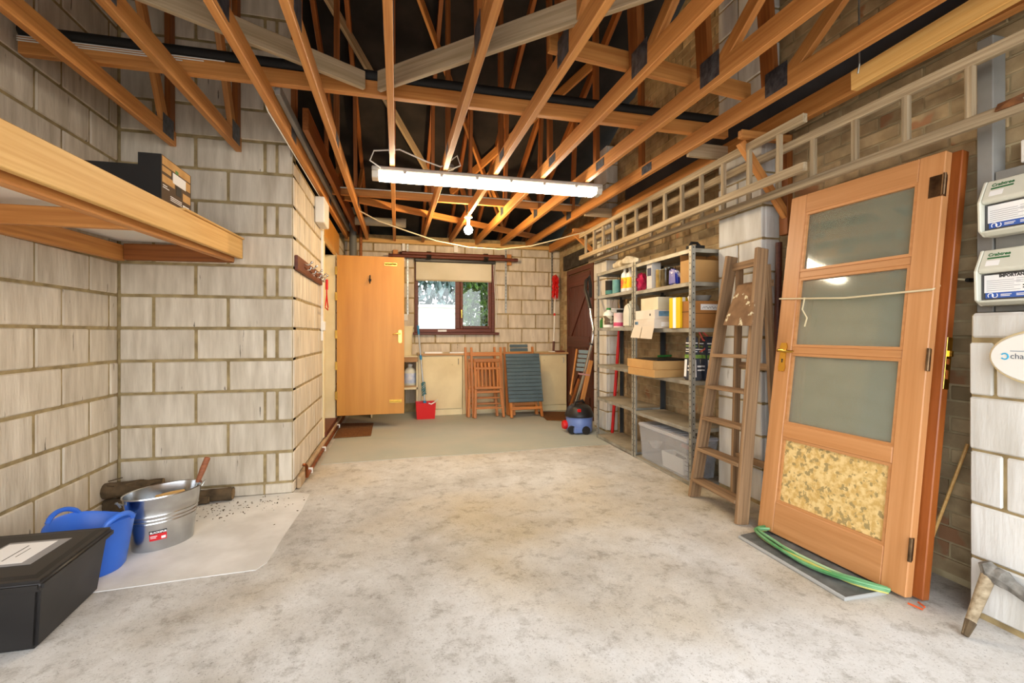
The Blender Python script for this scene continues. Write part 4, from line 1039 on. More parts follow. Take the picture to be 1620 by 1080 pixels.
# ---- steel shelving, two bays
SHZ = [1.83, 1.575, 1.22, .812, .448, .03]
XF, XBK = 2.18, 2.50
BAYS = [(4.04, 4.885, 'grey steel shelving bay next to the dark boarded door'), (3.135, 4.03, 'grey steel shelving bay next to the wooden stepladder')]
M_HOLE = mat('hole_dark', '#2a2927', rough=.9)
for (y0, y1, lab) in BAYS:
    t = thing('shelving_unit', lab, 'shelving', ((XF + XBK)/2, y0, 0), group='steel shelving bays')
    for (x, sx) in ((XF, 1), (XBK, -1)):
        for (y, sy) in ((y0, 1), (y1, -1)):
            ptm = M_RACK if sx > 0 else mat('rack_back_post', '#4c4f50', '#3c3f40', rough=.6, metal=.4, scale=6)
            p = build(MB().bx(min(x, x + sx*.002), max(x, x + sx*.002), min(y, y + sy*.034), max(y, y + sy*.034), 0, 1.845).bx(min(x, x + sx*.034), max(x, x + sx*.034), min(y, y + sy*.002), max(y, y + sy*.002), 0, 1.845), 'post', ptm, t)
            mb = MB(); zz = .06
            while zz < 1.82:
                if sx > 0: mb.box((x - .0006, y + sy*.018, zz), (.001, .007, .011))
                mb.box((x + sx*.018, y - sy*.0006, zz + .02), (.007, .001, .011)); zz += .05
            hh = build(mb, 'bolt_holes', M_HOLE, p); hh['kind'] = 'stuff'
    for k_, zt in enumerate(SHZ):
        zt2 = zt + (.012 if y0 > 4.0 else -.006)
        s = build(MB().bx(XF + .003, XBK - .003, y0 + .003, y1 - .003, zt2 - .004, zt2), 'shelf', M_RACKD, t)
        build(MB().bx(XF + .0025, XF + .005, y0 + .036, y1 - .036, zt2 - .032, zt2 - .004).bx(XBK - .005, XBK - .0025, y0 + .003, y1 - .003, zt2 - .032, zt2 - .004).bx(XF + .036, XBK - .036, y0 + .0025, y0 + .005, zt2 - .032, zt2 - .004).bx(XF + .036, XBK - .036, y1 - .005, y1 - .0025, zt2 - .032, zt2 - .004), 'lip', M_RACK, s)
def sz(k_, far): return SHZ[k_] + (.012 if far else -.006) + .0005
def yy_(u, x=2.2): return at_x(u, 500, x).y
def tin(label, y, x, z, r, h, m, lid_m, band=None, name='paint_tin', cat='tin', group='tins and bottles on the steel shelves'):
    t = thing(name, label, cat, (x, y, z), group=group)
    build(MB().lathe([(r, 0), (r, .004), (r*.985, .006), (r*.985, h - .006), (r, h - .004), (r, h)], (x, y, z), 20), 'body', m, t, smooth=True)
    build(MB().lathe([(r*.94, h), (r*.94, h + .004), (r*.8, h + .004), (r*.78, h + .001)], (x, y, z), 20), 'lid', lid_m, t, smooth=True)
    if band: build(MB().lathe([(r*.995, h*.1), (r*.995, h*.35)], (x, y, z), 20, cap_bot=False, cap_top=False), 'paper_label', band, t, smooth=True)
    return t
def carton(label, x0, x1, y0, y1, z0, z1, m, name='carton', cat='box', prints=(), rot=0.0, flaps=None, group='boxes on the steel shelves'):
    c = Vector(((x0 + x1)/2, (y0 + y1)/2, z0)); M = Matrix.Translation(c) @ Matrix.Rotation(rot, 4, 'Z')
    t = thing(name, label, cat, M=M, group=group); hx, hy, h = (x1 - x0)/2, (y1 - y0)/2, z1 - z0
    build(MB().bx(-hx, hx, -hy, hy, 0, h), 'carton_body', m, t, bevel=.002, local=True)
    for (face, a, b, c_, d, pm, nm) in prints:
        # face 'x': long side toward the room; 'y': end toward the camera
        mb = MB()
        if face == 'x': quad(mb, (-hx, hy, 0), (0, -1, 0), (0, 0, 1), a*2*hy, b*2*hy, c_*h, d*h, .0012)
        else: quad(mb, (-hx, -hy, 0), (1, 0, 0), (0, 0, 1), a*2*hx, b*2*hx, c_*h, d*h, .0012)
        build(mb, nm, pm, t, local=True)
    if flaps:
        for (pts, fm) in flaps: build(MB()._add([Vector(p) for p in pts] + [Vector(p) + Vector((0.001, .001, .003)) for p in pts], [(0, 1, 2, 3), (7, 6, 5, 4), (0, 4, 5, 1), (1, 5, 6, 2), (2, 6, 7, 3), (3, 7, 4, 0)]), 'flap', fm, t, local=True)
    return t
# far bay, upper shelf
z = sz(1, True)
tin('black paint tin with teal band on the upper steel shelf', yy_(962, 2.27), 2.30, z, .058, .165, M_BLACK, M_GALV, mat('teal_band', '#3f7f7c', rough=.5))
tin('small teal tin beside the black one on the upper steel shelf', yy_(973, 2.23), 2.245, z, .042, .145, mat('teal_tin', '#6fa3a0', '#5d918f', rough=.4, scale=20), M_GALV)
tin('dark tin with pale blue label behind the teal tin', yy_(979, 2.28), 2.31, z, .045, .14, mat('navy_tin', '#25303a', rough=.4), M_GALV, mat('pale_blue', '#84a4b4', rough=.5))
for (u, x, lab) in ((988.5, 2.225, 'yellow and white bottle standing in front on the upper steel shelf'), (997, 2.25, 'yellow and white bottle standing against the middle rack post')):
    bottle('cleaner_bottle', lab, (x, yy_(u, x), z), .038, .235, M_WHITE, 'cap', M_WHITE, mat('yellow_label', '#f0c51d', '#e8502e', rough=.5, scale=14, lo=.5, hi=.6), group='yellow bottles')
# rag on top
rg = thing('rag_roll', 'grubby white rolled rag on top of the steel shelving', 'cloth', (2.3, 4.6, sz(0, True)))
mb = MB().tube([(2.28 + .03*math.sin(k), yy_(962) - .07*k, sz(0, True) + .05 + .012*math.sin(k*1.7)) for k in range(8)], [.03, .05, .045, .052, .044, .05, .046, .02], 12)
rnd = random.Random(3)
for v in mb.v: v += Vector((rnd.uniform(-.008, .008), rnd.uniform(-.008, .008), rnd.uniform(-.006, .006)))
build(mb, 'cloth_folds', mat('grubby_cloth', '#d6cdb6', '#a5977c', rough=.95, scale=14), rg, smooth=True)
# far bay, middle shelf
z = sz(2, True)
bottle('cleaner_bottle', 'white bottle with green cap and dark label on the middle steel shelf', (2.235, yy_(963, 2.235), z), .062, .215, M_WHITE, 'cap', M_GREENC, mat('dark_label', '#5c4a3a', '#c8c6ae', rough=.6, scale=20, lo=.45, hi=.55), group='tins and bottles on the steel shelves')
pa = thing('white_pail', 'white plastic pail with wire handle behind the green capped bottle', 'pail', (2.38, 4.6, z))
cc = Vector((2.385, yy_(974, 2.385), z))
build(MB().lathe([(.09, 0), (.105, .20), (.112, .205), (.112, .215), (.09, .215)], cc, 24), 'body', M_WHITE, pa, smooth=True)
build(MB().tube([cc + Vector((.0, .11*math.cos(a), .20 + .13*math.sin(a))) for a in [k*math.pi/12 for k in range(13)]], .004, 6), 'wire_handle', M_GALV, pa, smooth=True)
t = tin('tin with pink label and wire handle on the middle steel shelf', yy_(977, 2.23), 2.245, z, .055, .15, mat('pink_white', '#e9e0dc', '#d8b8b8', rough=.5, scale=9), M_GALV, mat('pink_label', '#d46a8c', '#c23b63', rough=.5, scale=12))
tin('dark can beside the pink labelled tin', yy_(981, 2.31), 2.335, z, .06, .19, M_BLACK, M_GALV)
jc = thing('jerry_can', 'milky plastic jerry can beside the middle rack post', 'can', (2.28, yy_(994, 2.24), z))
y0 = yy_(994, 2.24)
build(MB().prism([(-.075, 0), (.075, 0), (.075, .15), (.045, .215), (.015, .235), (-.035, .235), (-.075, .18)], (2.215, y0, z), (0, 1, 0), (0, 0, 1), (1, 0, 0), .12), 'body', M_MILK, jc, bevel=.015, seg=2, smooth=True)
build(MB().lathe([(.022, .233), (.022, .262)], (2.275, y0 + .0, z), 14), 'cap', M_MILK, jc, smooth=True)
build(MB().tube([(2.275, y0 + .0, z + .25), (2.275, y0 - .04, z + .285), (2.275, y0 - .08, z + .26), (2.275, y0 - .075, z + .17)], .010, 8), 'handle', M_MILK, jc, smooth=True)
bottle('spray_bottle', 'small dark green bottle at the far end of the middle steel shelf', (2.28, yy_(953, 2.28), z), .03, .12, M_GREENC, 'cap', M_BLACK, group='tins and bottles on the steel shelves')
# near bay, upper shelf
z = sz(1, False)
pk_ = thing('plastic_bag', 'crumpled pink plastic bag at the middle rack post, upper shelf', 'bag', (2.25, yy_(1014, 2.25), z))
mb = MB().ball((2.255, yy_(1014, 2.25), z + .085), .075, 14, 10, (.8, .8, 1.15)); rnd = random.Random(5)
for v in mb.v: v += Vector((rnd.uniform(-.014, .014), rnd.uniform(-.014, .014), rnd.uniform(-.012, .012)))
build(mb, 'bag_film', mat('pink_film', '#d83a62', '#b51f46', rough=.25, scale=9), pk_, smooth=False)
carton('tall pale carton with navy panel, open at the top, upper steel shelf', 2.20, 2.29, yy_(1031, 2.2), yy_(1023, 2.2), z, z + .235, mat('pale_carton', '#c9c9c6', '#b4b4b2', rough=.6, scale=8), prints=[('x', .15, .9, .5, .8, mat('navy_print', '#2b3350', rough=.5), 'navy_panel'), ('y', .0, 1., .0, .95, mat('white_carton', '#dddbd4', rough=.6), 'white_panel')])
for (u, x, r, h, m, lab) in ((1044, 2.25, .036, .16, mat('gold_glass', '#a88e52', '#7b6537', rough=.2, scale=10), 'golden jar on the upper steel shelf'), (1053, 2.24, .034, .15, mat('brown_glass', '#5f5238', '#3c3424', rough=.15, scale=10), 'brown glass jar beside the golden jar'), (1058, 2.30, .042, .17, mat('dark_glass', '#2d2b26', '#46423a', rough=.12, scale=10), 'dark glass jar at the back of the upper steel shelf')):
    tin(lab, yy_(u, x), x, z, r, h, m, M_GALV, name='jar', cat='jar')
pb_ = thing('packet', 'blue and white crumpled packet beside the open cardboard box', 'packet', (2.23, yy_(1070, 2.23), z))
y0 = yy_(1070, 2.23)
mb = MB().hexa([(2.19, y0 - .06, z), (2.27, y0 - .06, z), (2.27, y0 + .06, z), (2.19, y0 + .06, z)], [(2.205, y0 - .03, z + .12), (2.245, y0 - .05, z + .10), (2.25, y0 + .05, z + .15), (2.20, y0 + .07, z + .14)])
build(mb, 'wrapper', mat('blue_wrapper', '#23379b', '#e3e6ee', rough=.35, scale=11, lo=.5, hi=.58), pb_, bevel=.012, seg=2)
carton('open brown cardboard box at the near end of the upper steel shelf', 2.20, 2.45, 3.172, 3.172 + .14, z, z + .175, M_CARD, flaps=[([(-.125, .068, .175), (.12, .068, .175), (.12, .075, .225), (-.125, .075, .225)], M_CARD_D), ([(.123, -.066, .175), (.123, .066, .175), (.10, .05, .215), (.10, -.05, .215)], M_CARD_D)])
# near bay, middle shelf
z = sz(2, False)
dsp = mat('display_print', '#22384c', '#7fb2d8', rough=.3, scale=5)
ya, yb = yy_(1035, 2.11), yy_(1003, 2.11)
M_FLAP = mat('carton_flap', '#cbbfae', rough=.7)
wb1 = carton('lower white appliance carton with open flaps sticking out of the shelf', 2.11, 2.44, ya, yb, z, z + .08, mat('white_carton2', '#dcd3c6', '#cfc5b6', rough=.6, scale=5), prints=[('x', .06, .22, .45, .78, dsp, 'picture'), ('y', .2, .7, .2, .7, M_PAPER, 'label')],
   flaps=[([(-.165, (yb - ya)/2, 0.02), (-.165, .03, .02), (-.20, .01, -.085), (-.20, (yb - ya)/2 + .0, -.08)], M_FLAP), ([(-.165, .02, 0.02), (-.165, -(yb - ya)/2, .02), (-.195, -(yb - ya)/2 - .01, -.09), (-.20, .0, -.085)], M_FLAP)])
carton('upper white appliance carton with blue picture, stacked on the other', 2.12, 2.45, ya + .01, yb - .01, z + .081, z + .16, MATS['white_carton2'], prints=[('y', .12, .75, .3, .85, dsp, 'picture'), ('x', .75, .8, .35, .6, M_INK, 'mark')])
carton('large cream box on top of the white appliance cartons', 2.16, 2.46, yy_(1041, 2.16), yy_(1014, 2.16), z + .161, z + .27, mat('cream_box', '#ded6bb', '#cfc6a8', rough=.5, scale=4), name='storage_carton')
yq = yy_(1070, 2.19)
carton('yellow and white carton leaning at the middle of the shelf', 2.17, 2.25, yq - .065, yq + .065, z, z + .245, M_YELLOW, prints=[('x', .35, .62, .0, 1., M_PAPER, 'white_stripe'), ('y', .3, .65, 0, 1, M_PAPER, 'white_stripe')], rot=.12)
ya2, yb2 = 3.165, yy_(1078, 2.2)
cb = carton('brown cardboard box with handwritten label by the stepladder', 2.20, 2.47, ya2, yb2, z, z + .21, M_CARD_D, prints=[('y', .3, .92, .66, .88, M_PAPER, 'label'), ('x', .0, .75, .58, .62, mat('card_seam', '#6f4a22', rough=.9), 'lid_edge'), ('y', .0, 1., .52, .55, MATS['card_seam'] if 'card_seam' in MATS else M_BROWN, 'lid_edge')])
mb = MB()
for q in range(5): mb.tube([(2.295 + .025*q, ya2 - .0016, z + .150 + .012*(q % 2)), (2.31 + .025*q, ya2 - .0016, z + .165), (2.32 + .025*q, ya2 - .0016, z + .152)], .0016, 4)
build(mb, 'handwriting', M_INK, cb)
tag(build(MB().lathe([(.02, 0), (.03, .03), (.012, .05)], (2.235, ya2 + .05, z + .2105), 12), 'funnel', M_PAPER, smooth=True), 'small white funnel on the brown labelled box', 'funnel')
dish = MB().lathe([(.05, 0), (.07, .04), (.075, .04), (.055, -.003)], (2.34, ya2 + .075, z + .2145), 20); tag(build(dish, 'dish', M_GREY, smooth=True), 'shallow grey dish on the brown labelled box', 'dish')
# near bay, lower middle shelf: flat boxes, seed bags
z = sz(3, False)
ya, yb = yy_(1036, 2.06), yy_(992, 2.06)
carton('lower flat cardboard box jutting from the steel shelf', 2.05, 2.45, ya, yb - .04, z, z + .062, M_CARD, rot=.02)
carton('upper flat cardboard box jutting from the steel shelf', 2.06, 2.46, ya + .02, yb, z + .063, z + .135, M_CARD, rot=-.02)
fm = tag(build(MB().bx(2.10, 2.46, ya + .03, yb - .08, z + .1375, z + .1455), 'rubber_sheet', M_BLACKP, bevel=.002), 'black rubber sheet on the flat cardboard boxes', 'sheet')
tag(build(MB().tube([(2.30, yb - .12, z + .158), (2.42, ya + .32, z + .163)], .009, 8), 'garden_cane', M_GREENC), 'green cane lying on the black rubber sheet', 'cane')
M_SEED = mat('seed_bag_film', '#2f3440', '#3d4350', rough=.35, scale=5); M_GRASS = mat('grass_print', '#55832f', '#8fae55', rough=.5, scale=40)
def seed_bag(label, y0, y1, x0, x1, h):
    t = thing('seed_bag', label, 'bag', ((x0 + x1)/2, (y0 + y1)/2, z), group='seed bags')
    mb = MB().hexa([(x0, y0, z), (x1, y0, z), (x1, y1, z), (x0, y1, z)], [(x0 + .02, y0 + .02, z + h), (x1 - .03, y0 + .02, z + h), (x1 - .03, y1 - .01, z + h), (x0 + .02, y1 - .01, z + h)])
    build(mb, 'bag_film', M_SEED, t, bevel=.012, seg=2)
    ex = Vector((x1 - x0, 0, 0)).normalized(); ey = Vector((0, .02, h)).normalized(); oo = Vector((x0, y0, z)) + Vector((0, -.002, 0))
    ex2 = Vector((0, -1, 0)); ey2 = Vector((.02, 0, h)).normalized(); o2 = Vector((x0 - .002, y1, z)); w = x1 - x0; w2 = y1 - y0
    for (o_, a_, b_, ww) in ((oo, ex, ey, w), (o2, ex2, ey2, w2)):
        m = MB(); quad(m, o_, a_, b_, .12*ww, .88*ww, .50*h, .58*h); quad(m, o_, a_, b_, .2*ww, .55*ww, .76*h, .785*h); build(m, 'grass_print', M_GRASS, t)
        m = MB()
        for (c0, c1, d0, d1) in ((.15, .6, .83, .855), (.2, .75, .69, .71), (.2, .55, .64, .66), (.15, .4, .08, .47), (.5, .85, .30, .34), (.5, .85, .22, .25)): quad(m, o_, a_, b_, c0*ww, c1*ww, d0*h, d1*h)
        build(m, 'pale_print', M_PAPER, t)['kind'] = 'stuff'
    return t
yb3 = yy_(1096, 2.2)
seed_bag('dark seed bag with green grass print behind the near rack post', yb3 + .01, yb3 + .13, 2.20, 2.30, .345)
seed_bag('dark seed bag with grass print standing by the stepladder', yb3 + .0, yb3 + .12, 2.315, 2.46, .34)
tag(build(MB().tube([(2.28, 3.20, 1.205), (2.32, 3.19, 1.12), (2.38, 3.18, 1.10), (2.34, 3.185, 1.02), (2.36, 3.18, .92), (2.40, 3.175, .90)], .006, 6).tube([(2.30, 3.20, 1.205), (2.37, 3.19, 1.14), (2.33, 3.18, 1.05), (2.29, 3.18, 1.03)], .006, 6), 'electric_cable', mat('red_cable', '#d3564a', rough=.4), smooth=True), 'red cable dangling in front of the seed bags', 'cable')
tag(build(MB().tube([(2.20, 3.20, SHZ[0]), (2.24, 3.22, SHZ[0] + .05), (2.30, 3.24, SHZ[0] + .055), (2.34, 3.23, SHZ[0] + .01)], .012, 8).box((2.28, 3.23, SHZ[0] + .015), (.12, .07, .03)), 'clamp', M_BLACK), 'black clamp lying on top of the steel shelving', 'clamp')
# clear plastic box on the bottom shelf
M_CLEAR = glass_mat('clear_plastic', (.93, .94, .95), gloss=.07, rough=.12, haze=.22, haze_col=(.72, .74, .78))
M_CLEARLID = glass_mat('cloudy_lid', (.9, .91, .93), gloss=.08, rough=.2, haze=.55, haze_col=(.72, .73, .77))
z = sz(5, False)
cy0, cy1 = 3.20, yy_(1017, 2.21) + .02
cbx = thing('clear_storage_box', 'clear plastic storage box with cloudy lid on the bottom steel shelf', 'box', (2.33, 3.5, z))
build(tapered(2.205, 2.44, cy0 + .02, cy1 - .02, z, z + .30, .02, .004), 'box_walls', M_CLEAR, cbx)
ld = build(MB().bx(2.175, 2.47, cy0 - .012, cy1 + .012, z + .295, z + .325), 'lid', M_CLEARLID, cbx, bevel=.01, seg=2)
m = MB()
for q in range(7): m.bx(2.21, 2.44, cy0 + .06 + .075*q, cy0 + .085 + .075*q, z + .3255, z + .331)
build(m, 'lid_ribs', M_CLEARLID, ld)
inn = z + .006
def loose(name, lab, cat, mb, m, **k): return tag(build(mb, name, m, **k), lab, cat, 'things in the clear box')
loose('white_tray', 'white plastic tray lying inside the clear storage box', 'tray', tapered(2.235, 2.33, cy0 + .12, cy0 + .42, inn, inn + .13, .008), M_WHITE)
loose('wire_basket', 'dark wire basket at the near end of the clear storage box', 'basket', (lambda m: [m.tube([(2.23 + .2*a, cy0 + .045, inn + .01 + b), (2.23 + .2*a, cy0 + .095, inn + .01 + b)], .0025, 5) for a in (0, 1) for b in (0, .04, .08, .11)] and [m.tube([(2.23, cy0 + .045, inn + .01 + b), (2.43, cy0 + .045, inn + .01 + b)], .0025, 5) for b in (0, .025, .05, .075, .10, .11)] and [m.tube([(2.23 + .02*q, cy0 + .045, inn), (2.23 + .02*q, cy0 + .045, inn + .12)], .0025, 5) for q in range(11)] and m)(MB()), M_BLACK)
loose('salmon_packet', 'salmon pink packet lying inside the clear storage box', 'packet', MB().box((2.36, cy0 + .2, inn + .19), (.11, .13, .03), Euler((.1, .35, .1)).to_matrix()), mat('salmon', '#cf8c78', rough=.5), bevel=.004)
loose('brush_head', 'black brush head lying inside the clear storage box', 'brush', MB().box((2.37, cy0 + .25, inn + .06), (.10, .24, .10), Euler((0, .2, .1)).to_matrix()), M_BLACK, bevel=.01)
loose('white_bowl', 'round white bowl inside the clear storage box', 'bowl', MB().lathe([(.03, 0), (.055, .05), (.06, .05), (.03, -.004)], (2.30, cy1 - .09, inn + .10), 18), M_WHITE, smooth=True)
# red pole leaning behind the racks
tag(build(MB().tube([(2.425, 4.99, .02), (2.515, 4.93, 1.62)], .018, 10), 'red_pole', M_REDP, smooth=True), 'red metal pole leaning behind the steel shelving', 'pole')

# ---- vacuum cleaner
vc = Vector((2.10, 5.20, .004))
va = thing('vacuum_cleaner', 'blue and black tub vacuum cleaner at the end of the shelving', 'vacuum cleaner', vc)
M_VB = mat('vacuum_blue', '#6f86c0', '#647ab3', rough=.35, scale=4)
build(MB().lathe([(.15, .02), (.155, .03), (.158, .19), (.150, .20)], vc, 28), 'tub', M_VB, va, smooth=True)
build(MB().lathe([(.168, .19), (.172, .205), (.165, .225), (.14, .29), (.10, .325), (.06, .335)], vc, 28), 'motor_head', M_BLACKP, va, smooth=True)
build(MB().tube([vc + Vector((-.10, -.06, .30)), vc + Vector((-.07, -.05, .36)), vc + Vector((.05, .02, .37)), vc + Vector((.09, .04, .31))], .014, 8), 'carry_handle', M_BLACKP, va, smooth=True)
build(MB().box(vc + Vector((-.055, -.135, .275)), (.04, .03, .035)), 'red_switch', M_REDP, va, bevel=.005)
build(MB().lathe([(.05, .0), (.055, .02), (.045, .05), (.02, .055)], (0, 0, 0), 18).xform(Matrix.Translation(vc + Vector((-.15, .02, .09))) @ Matrix.Rotation(-math.pi/2, 4, 'Y')), 'red_front', M_REDP, va, smooth=True)
for (dx, dy) in ((-.13, -.10), (.02, -.155), (.13, .08), (-.06, .14)):
    w = build(MB().tube([vc + Vector((dx, dy - .015, .048)), vc + Vector((dx, dy + .015, .048))], .048, 14), 'wheel', M_BLACKP, va, smooth=True)
build(MB().box(vc + Vector((-.02, -.135, .05)), (.20, .04, .07)), 'wheel_housing', M_VB, va, bevel=.01)
wandt = thing('vacuum_wand', 'steel vacuum wand with black hose standing against the rack', 'vacuum wand', (2.08, 5.38, .3))
wp = [at_x(910, 640, 2.10), at_x(925, 588, 2.14), at_x(937, 540, 2.18), at_x(939, 520, 2.2), at_x(935, 500, 2.2), at_x(934, 488, 2.2)]
build(MB().tube(wp, .016, 10), 'steel_tube', M_CHROME, wandt, smooth=True)
hp = [wp[-1], at_x(931, 475, 2.2), at_x(926, 458, 2.2), at_x(927, 444, 2.22), at_x(932, 437, 2.25), at_x(934, 450, 2.28), at_x(934, 470, 2.3)]
build(MB().tube(hp, .022, 10), 'hose', M_BLACKP, wandt, smooth=True)
build(MB().tube([at_x(935, 546, 2.17), at_x(936, 542, 2.18)], .024, 10), 'tube_collar', M_BLACKP, wandt, smooth=True)
build(MB().box(at_x(924, 592, 2.12), (.14, .02, .018), Euler((0, .15, 0)).to_matrix()), 'tool_clip', mat('pink_clip', '#b07f78', rough=.5), wandt)
# slatted chair folded beside the vacuum
fc = thing('folding_chair', 'folded pine chair with pale slate slats leaning by the dark door', 'chair', (2.15, 5.75, 0))
cA, cB = at_z(894, 664, .004), at_z(925, 650, .004)
top0, top1 = at_x(913, 553, 2.36), at_x(936, 556, 2.44)
plank('leg', cA + Vector((.02, .0, .02)), at_x(916, 600, 2.25), .02, .045, M_PINE_D, fc)
plank('back_post', at_x(903, 625, 2.18), top0, .022, .055, M_PINE, fc); plank('back_post', at_x(921, 634, 2.24), at_x(935, 570, 2.36), .022, .055, M_PINE, fc)
for q in range(5):
    a, b = at_x(916 - 1.1*q, 556 + 7*q, 2.345 - .012*q), at_x(934 - 1.6*q, 557 + 7*q, 2.40 - .012*q)
    plank('slat', a, b, .012, .045, M_SLATEL, fc)
plank('foot_rail', at_z(893, 663, .03), at_z(908, 663, .03), .03, .03, M_BROWN, fc)

# ---- long ladders hung on wall brackets
def ladder(label, x, y0, y1, z0, z1, n, m, w=.032, h=.065, rung_r=.016, off=.0, dz=0.0):
    t = thing('long_ladder', label, 'ladder', (x, (y0 + y1)/2, z0), group='long ladders on the brackets')
    plank('stile', (x, y0, z0 + h/2), (x, y1, z0 + h/2 + dz), w, h, m, t); plank('stile', (x, y0 + off, z1 - h/2), (x, y1, z1 - h/2 + dz), w, h, m, t)
    for q in range(n):
        f = (q + .5) / n; y = y0 + .06 + (y1 - y0 - .12) * f
        plank('rung', (x, y, z0 + h*.6 + dz*f), (x, y, z1 - h*.6 + dz*f), .026, .036, m, t, up=(0, 1, 0), bevel=.006)
    return t
ladder('nearer weathered wooden ladder hung in front along the brick wall', 2.20, 2.13, 5.42, 2.075, 2.395, 13, M_GREYLADDER, w=.03, h=.05)
ladder('longer weathered wooden ladder hung behind, reaching past the glazed door', 2.325, 1.0, 5.42, 2.02, 2.33, 17, M_GREYLADDER, w=.03, h=.05, dz=.02)
tag(build(MB().hexa([(2.30, 1.26, 2.05), (2.345, 1.25, 2.05), (2.35, 1.34, 2.05), (2.30, 1.345, 2.05)], [(2.29, 1.28, 2.075), (2.34, 1.26, 2.10), (2.345, 1.33, 2.085), (2.31, 1.34, 2.08)]), 'dead_leaf', mat('dead_leaf', '#8a5a33', '#5f3b20', rough=.9, scale=20)), 'curled dead leaf resting on the lower ladder stile', 'leaf')
def bracket(label, y, zt, zb, xo=2.12):
    t = thing('wall_bracket', label, 'bracket', (XR, y, zb), group='wooden ladder brackets')
    plank('post', (XR - .024, y, zb), (XR - .024, y, zt + .05), .045, .07, M_PINE_D, t, up=(0, 1, 0))
    plank('arm', (XR - .05, y - .055, zt), (xo, y - .055, zt), .04, .05, M_PINE, t)
    plank('brace', (xo + .04, y - .01, zt - .03), (XR - .03, y - .01, zb + .12), .04, .05, M_PINE, t)
    return t
bracket('pine bracket holding the ladders next to the white block pier', 2.60, 2.44, 1.83)
bracket('pine bracket holding the ladders at the far end by the dark door', 5.52, 2.45, 2.0)
timber('loose_plank', 'pale pine plank hung by a wire beside the trimmer beam', 'plank', (2.19, 1.84, 2.415), (2.19, .55, 2.45), .04, .095, M_PINE_L)
tag(build(MB().tube([(2.168, 1.80, 2.43), (2.165, 1.79, 2.47), (2.16, 1.79, 2.95)], .004, 6), 'hanging_wire', M_GALV), 'thin wire holding up the pale pine plank', 'wire')
tag(build(MB().bx(2.26, 2.31, 5.05, 5.55, 2.396, 2.415), 'batten', M_PINE_L), 'short pale batten lying on the far end of the nearer ladder', 'batten')

# ---- stepladder
sl = thing('stepladder', 'old wooden stepladder with paint splashed platform in front of the white pier', 'stepladder', (2.06, 2.70, 0))
fL, fR = Vector((2.075, 2.955, .0)), Vector((2.055, 2.455, .0)); tL, tR = Vector((2.285, 2.825, 1.71)), Vector((2.285, 2.545, 1.72))
plank('stile', fL, tL, .03, .085, M_OLDWOOD, sl, up=(1, 0, 0)); plank('stile', fR, tR, .03, .085, M_OLDWOOD, sl, up=(1, 0, 0))
for f in (.075, .205, .335, .465, .595):
    a, b = fL + (tL - fL)*f, fR + (tR - fR)*f
    plank('tread', a + Vector((-.002, -.012, 0)), b + Vector((-.002, .012, 0)), .095, .022, M_OLDWOOD, sl, up=(0, 0, 1))
f = .955; plank('top_rail', fL + (tL - fL)*f + Vector((.02, 0, 0)), fR + (tR - fR)*f + Vector((.02, 0, 0)), .025, .05, M_OLDWOOD, sl)
M_SPLASH = mat('paint_splashed_board', '#8d6b49', '#755639', rough=.8, scale=14, spots='#d8cfae', spot_scale=17, spot_at=.60)
a, b = at_x(1166, 452, 2.262), at_x(1196, 449, 2.255); c1, c2 = at_x(1188, 516, 2.12), at_x(1143, 515, 2.135)
nn = Vector((.016, 0, .010))
build(MB()._add([c2, c1, b, a] + [q + nn for q in (c2, c1, b, a)], [(0, 1, 2, 3), (7, 6, 5, 4), (0, 4, 5, 1), (1, 5, 6, 2), (2, 6, 7, 3), (3, 7, 4, 0)]), 'platform', M_SPLASH, sl, bevel=.004)
for (y0, y1) in ((2.90, 2.80), (2.50, 2.555)):
    plank('rear_leg', (2.365, y0, .0), (2.33, y1, 1.62), .025, .05, M_OLDWOOD, sl, up=(1, 0, 0))
for zz in (.30, .95, 1.5): plank('rear_rung', (2.36, 2.91 - .06*zz, zz), (2.36, 2.49 + .03*zz, zz), .022, .045, M_OLDWOOD, sl)
tag(build(MB().tube([(2.43, 2.60, .02), (2.485, 2.615, 1.78)], .02, 12), 'broom_pole', M_DARKDOOR, smooth=True), 'dark round pole standing between the white pier and the glazed door', 'pole')

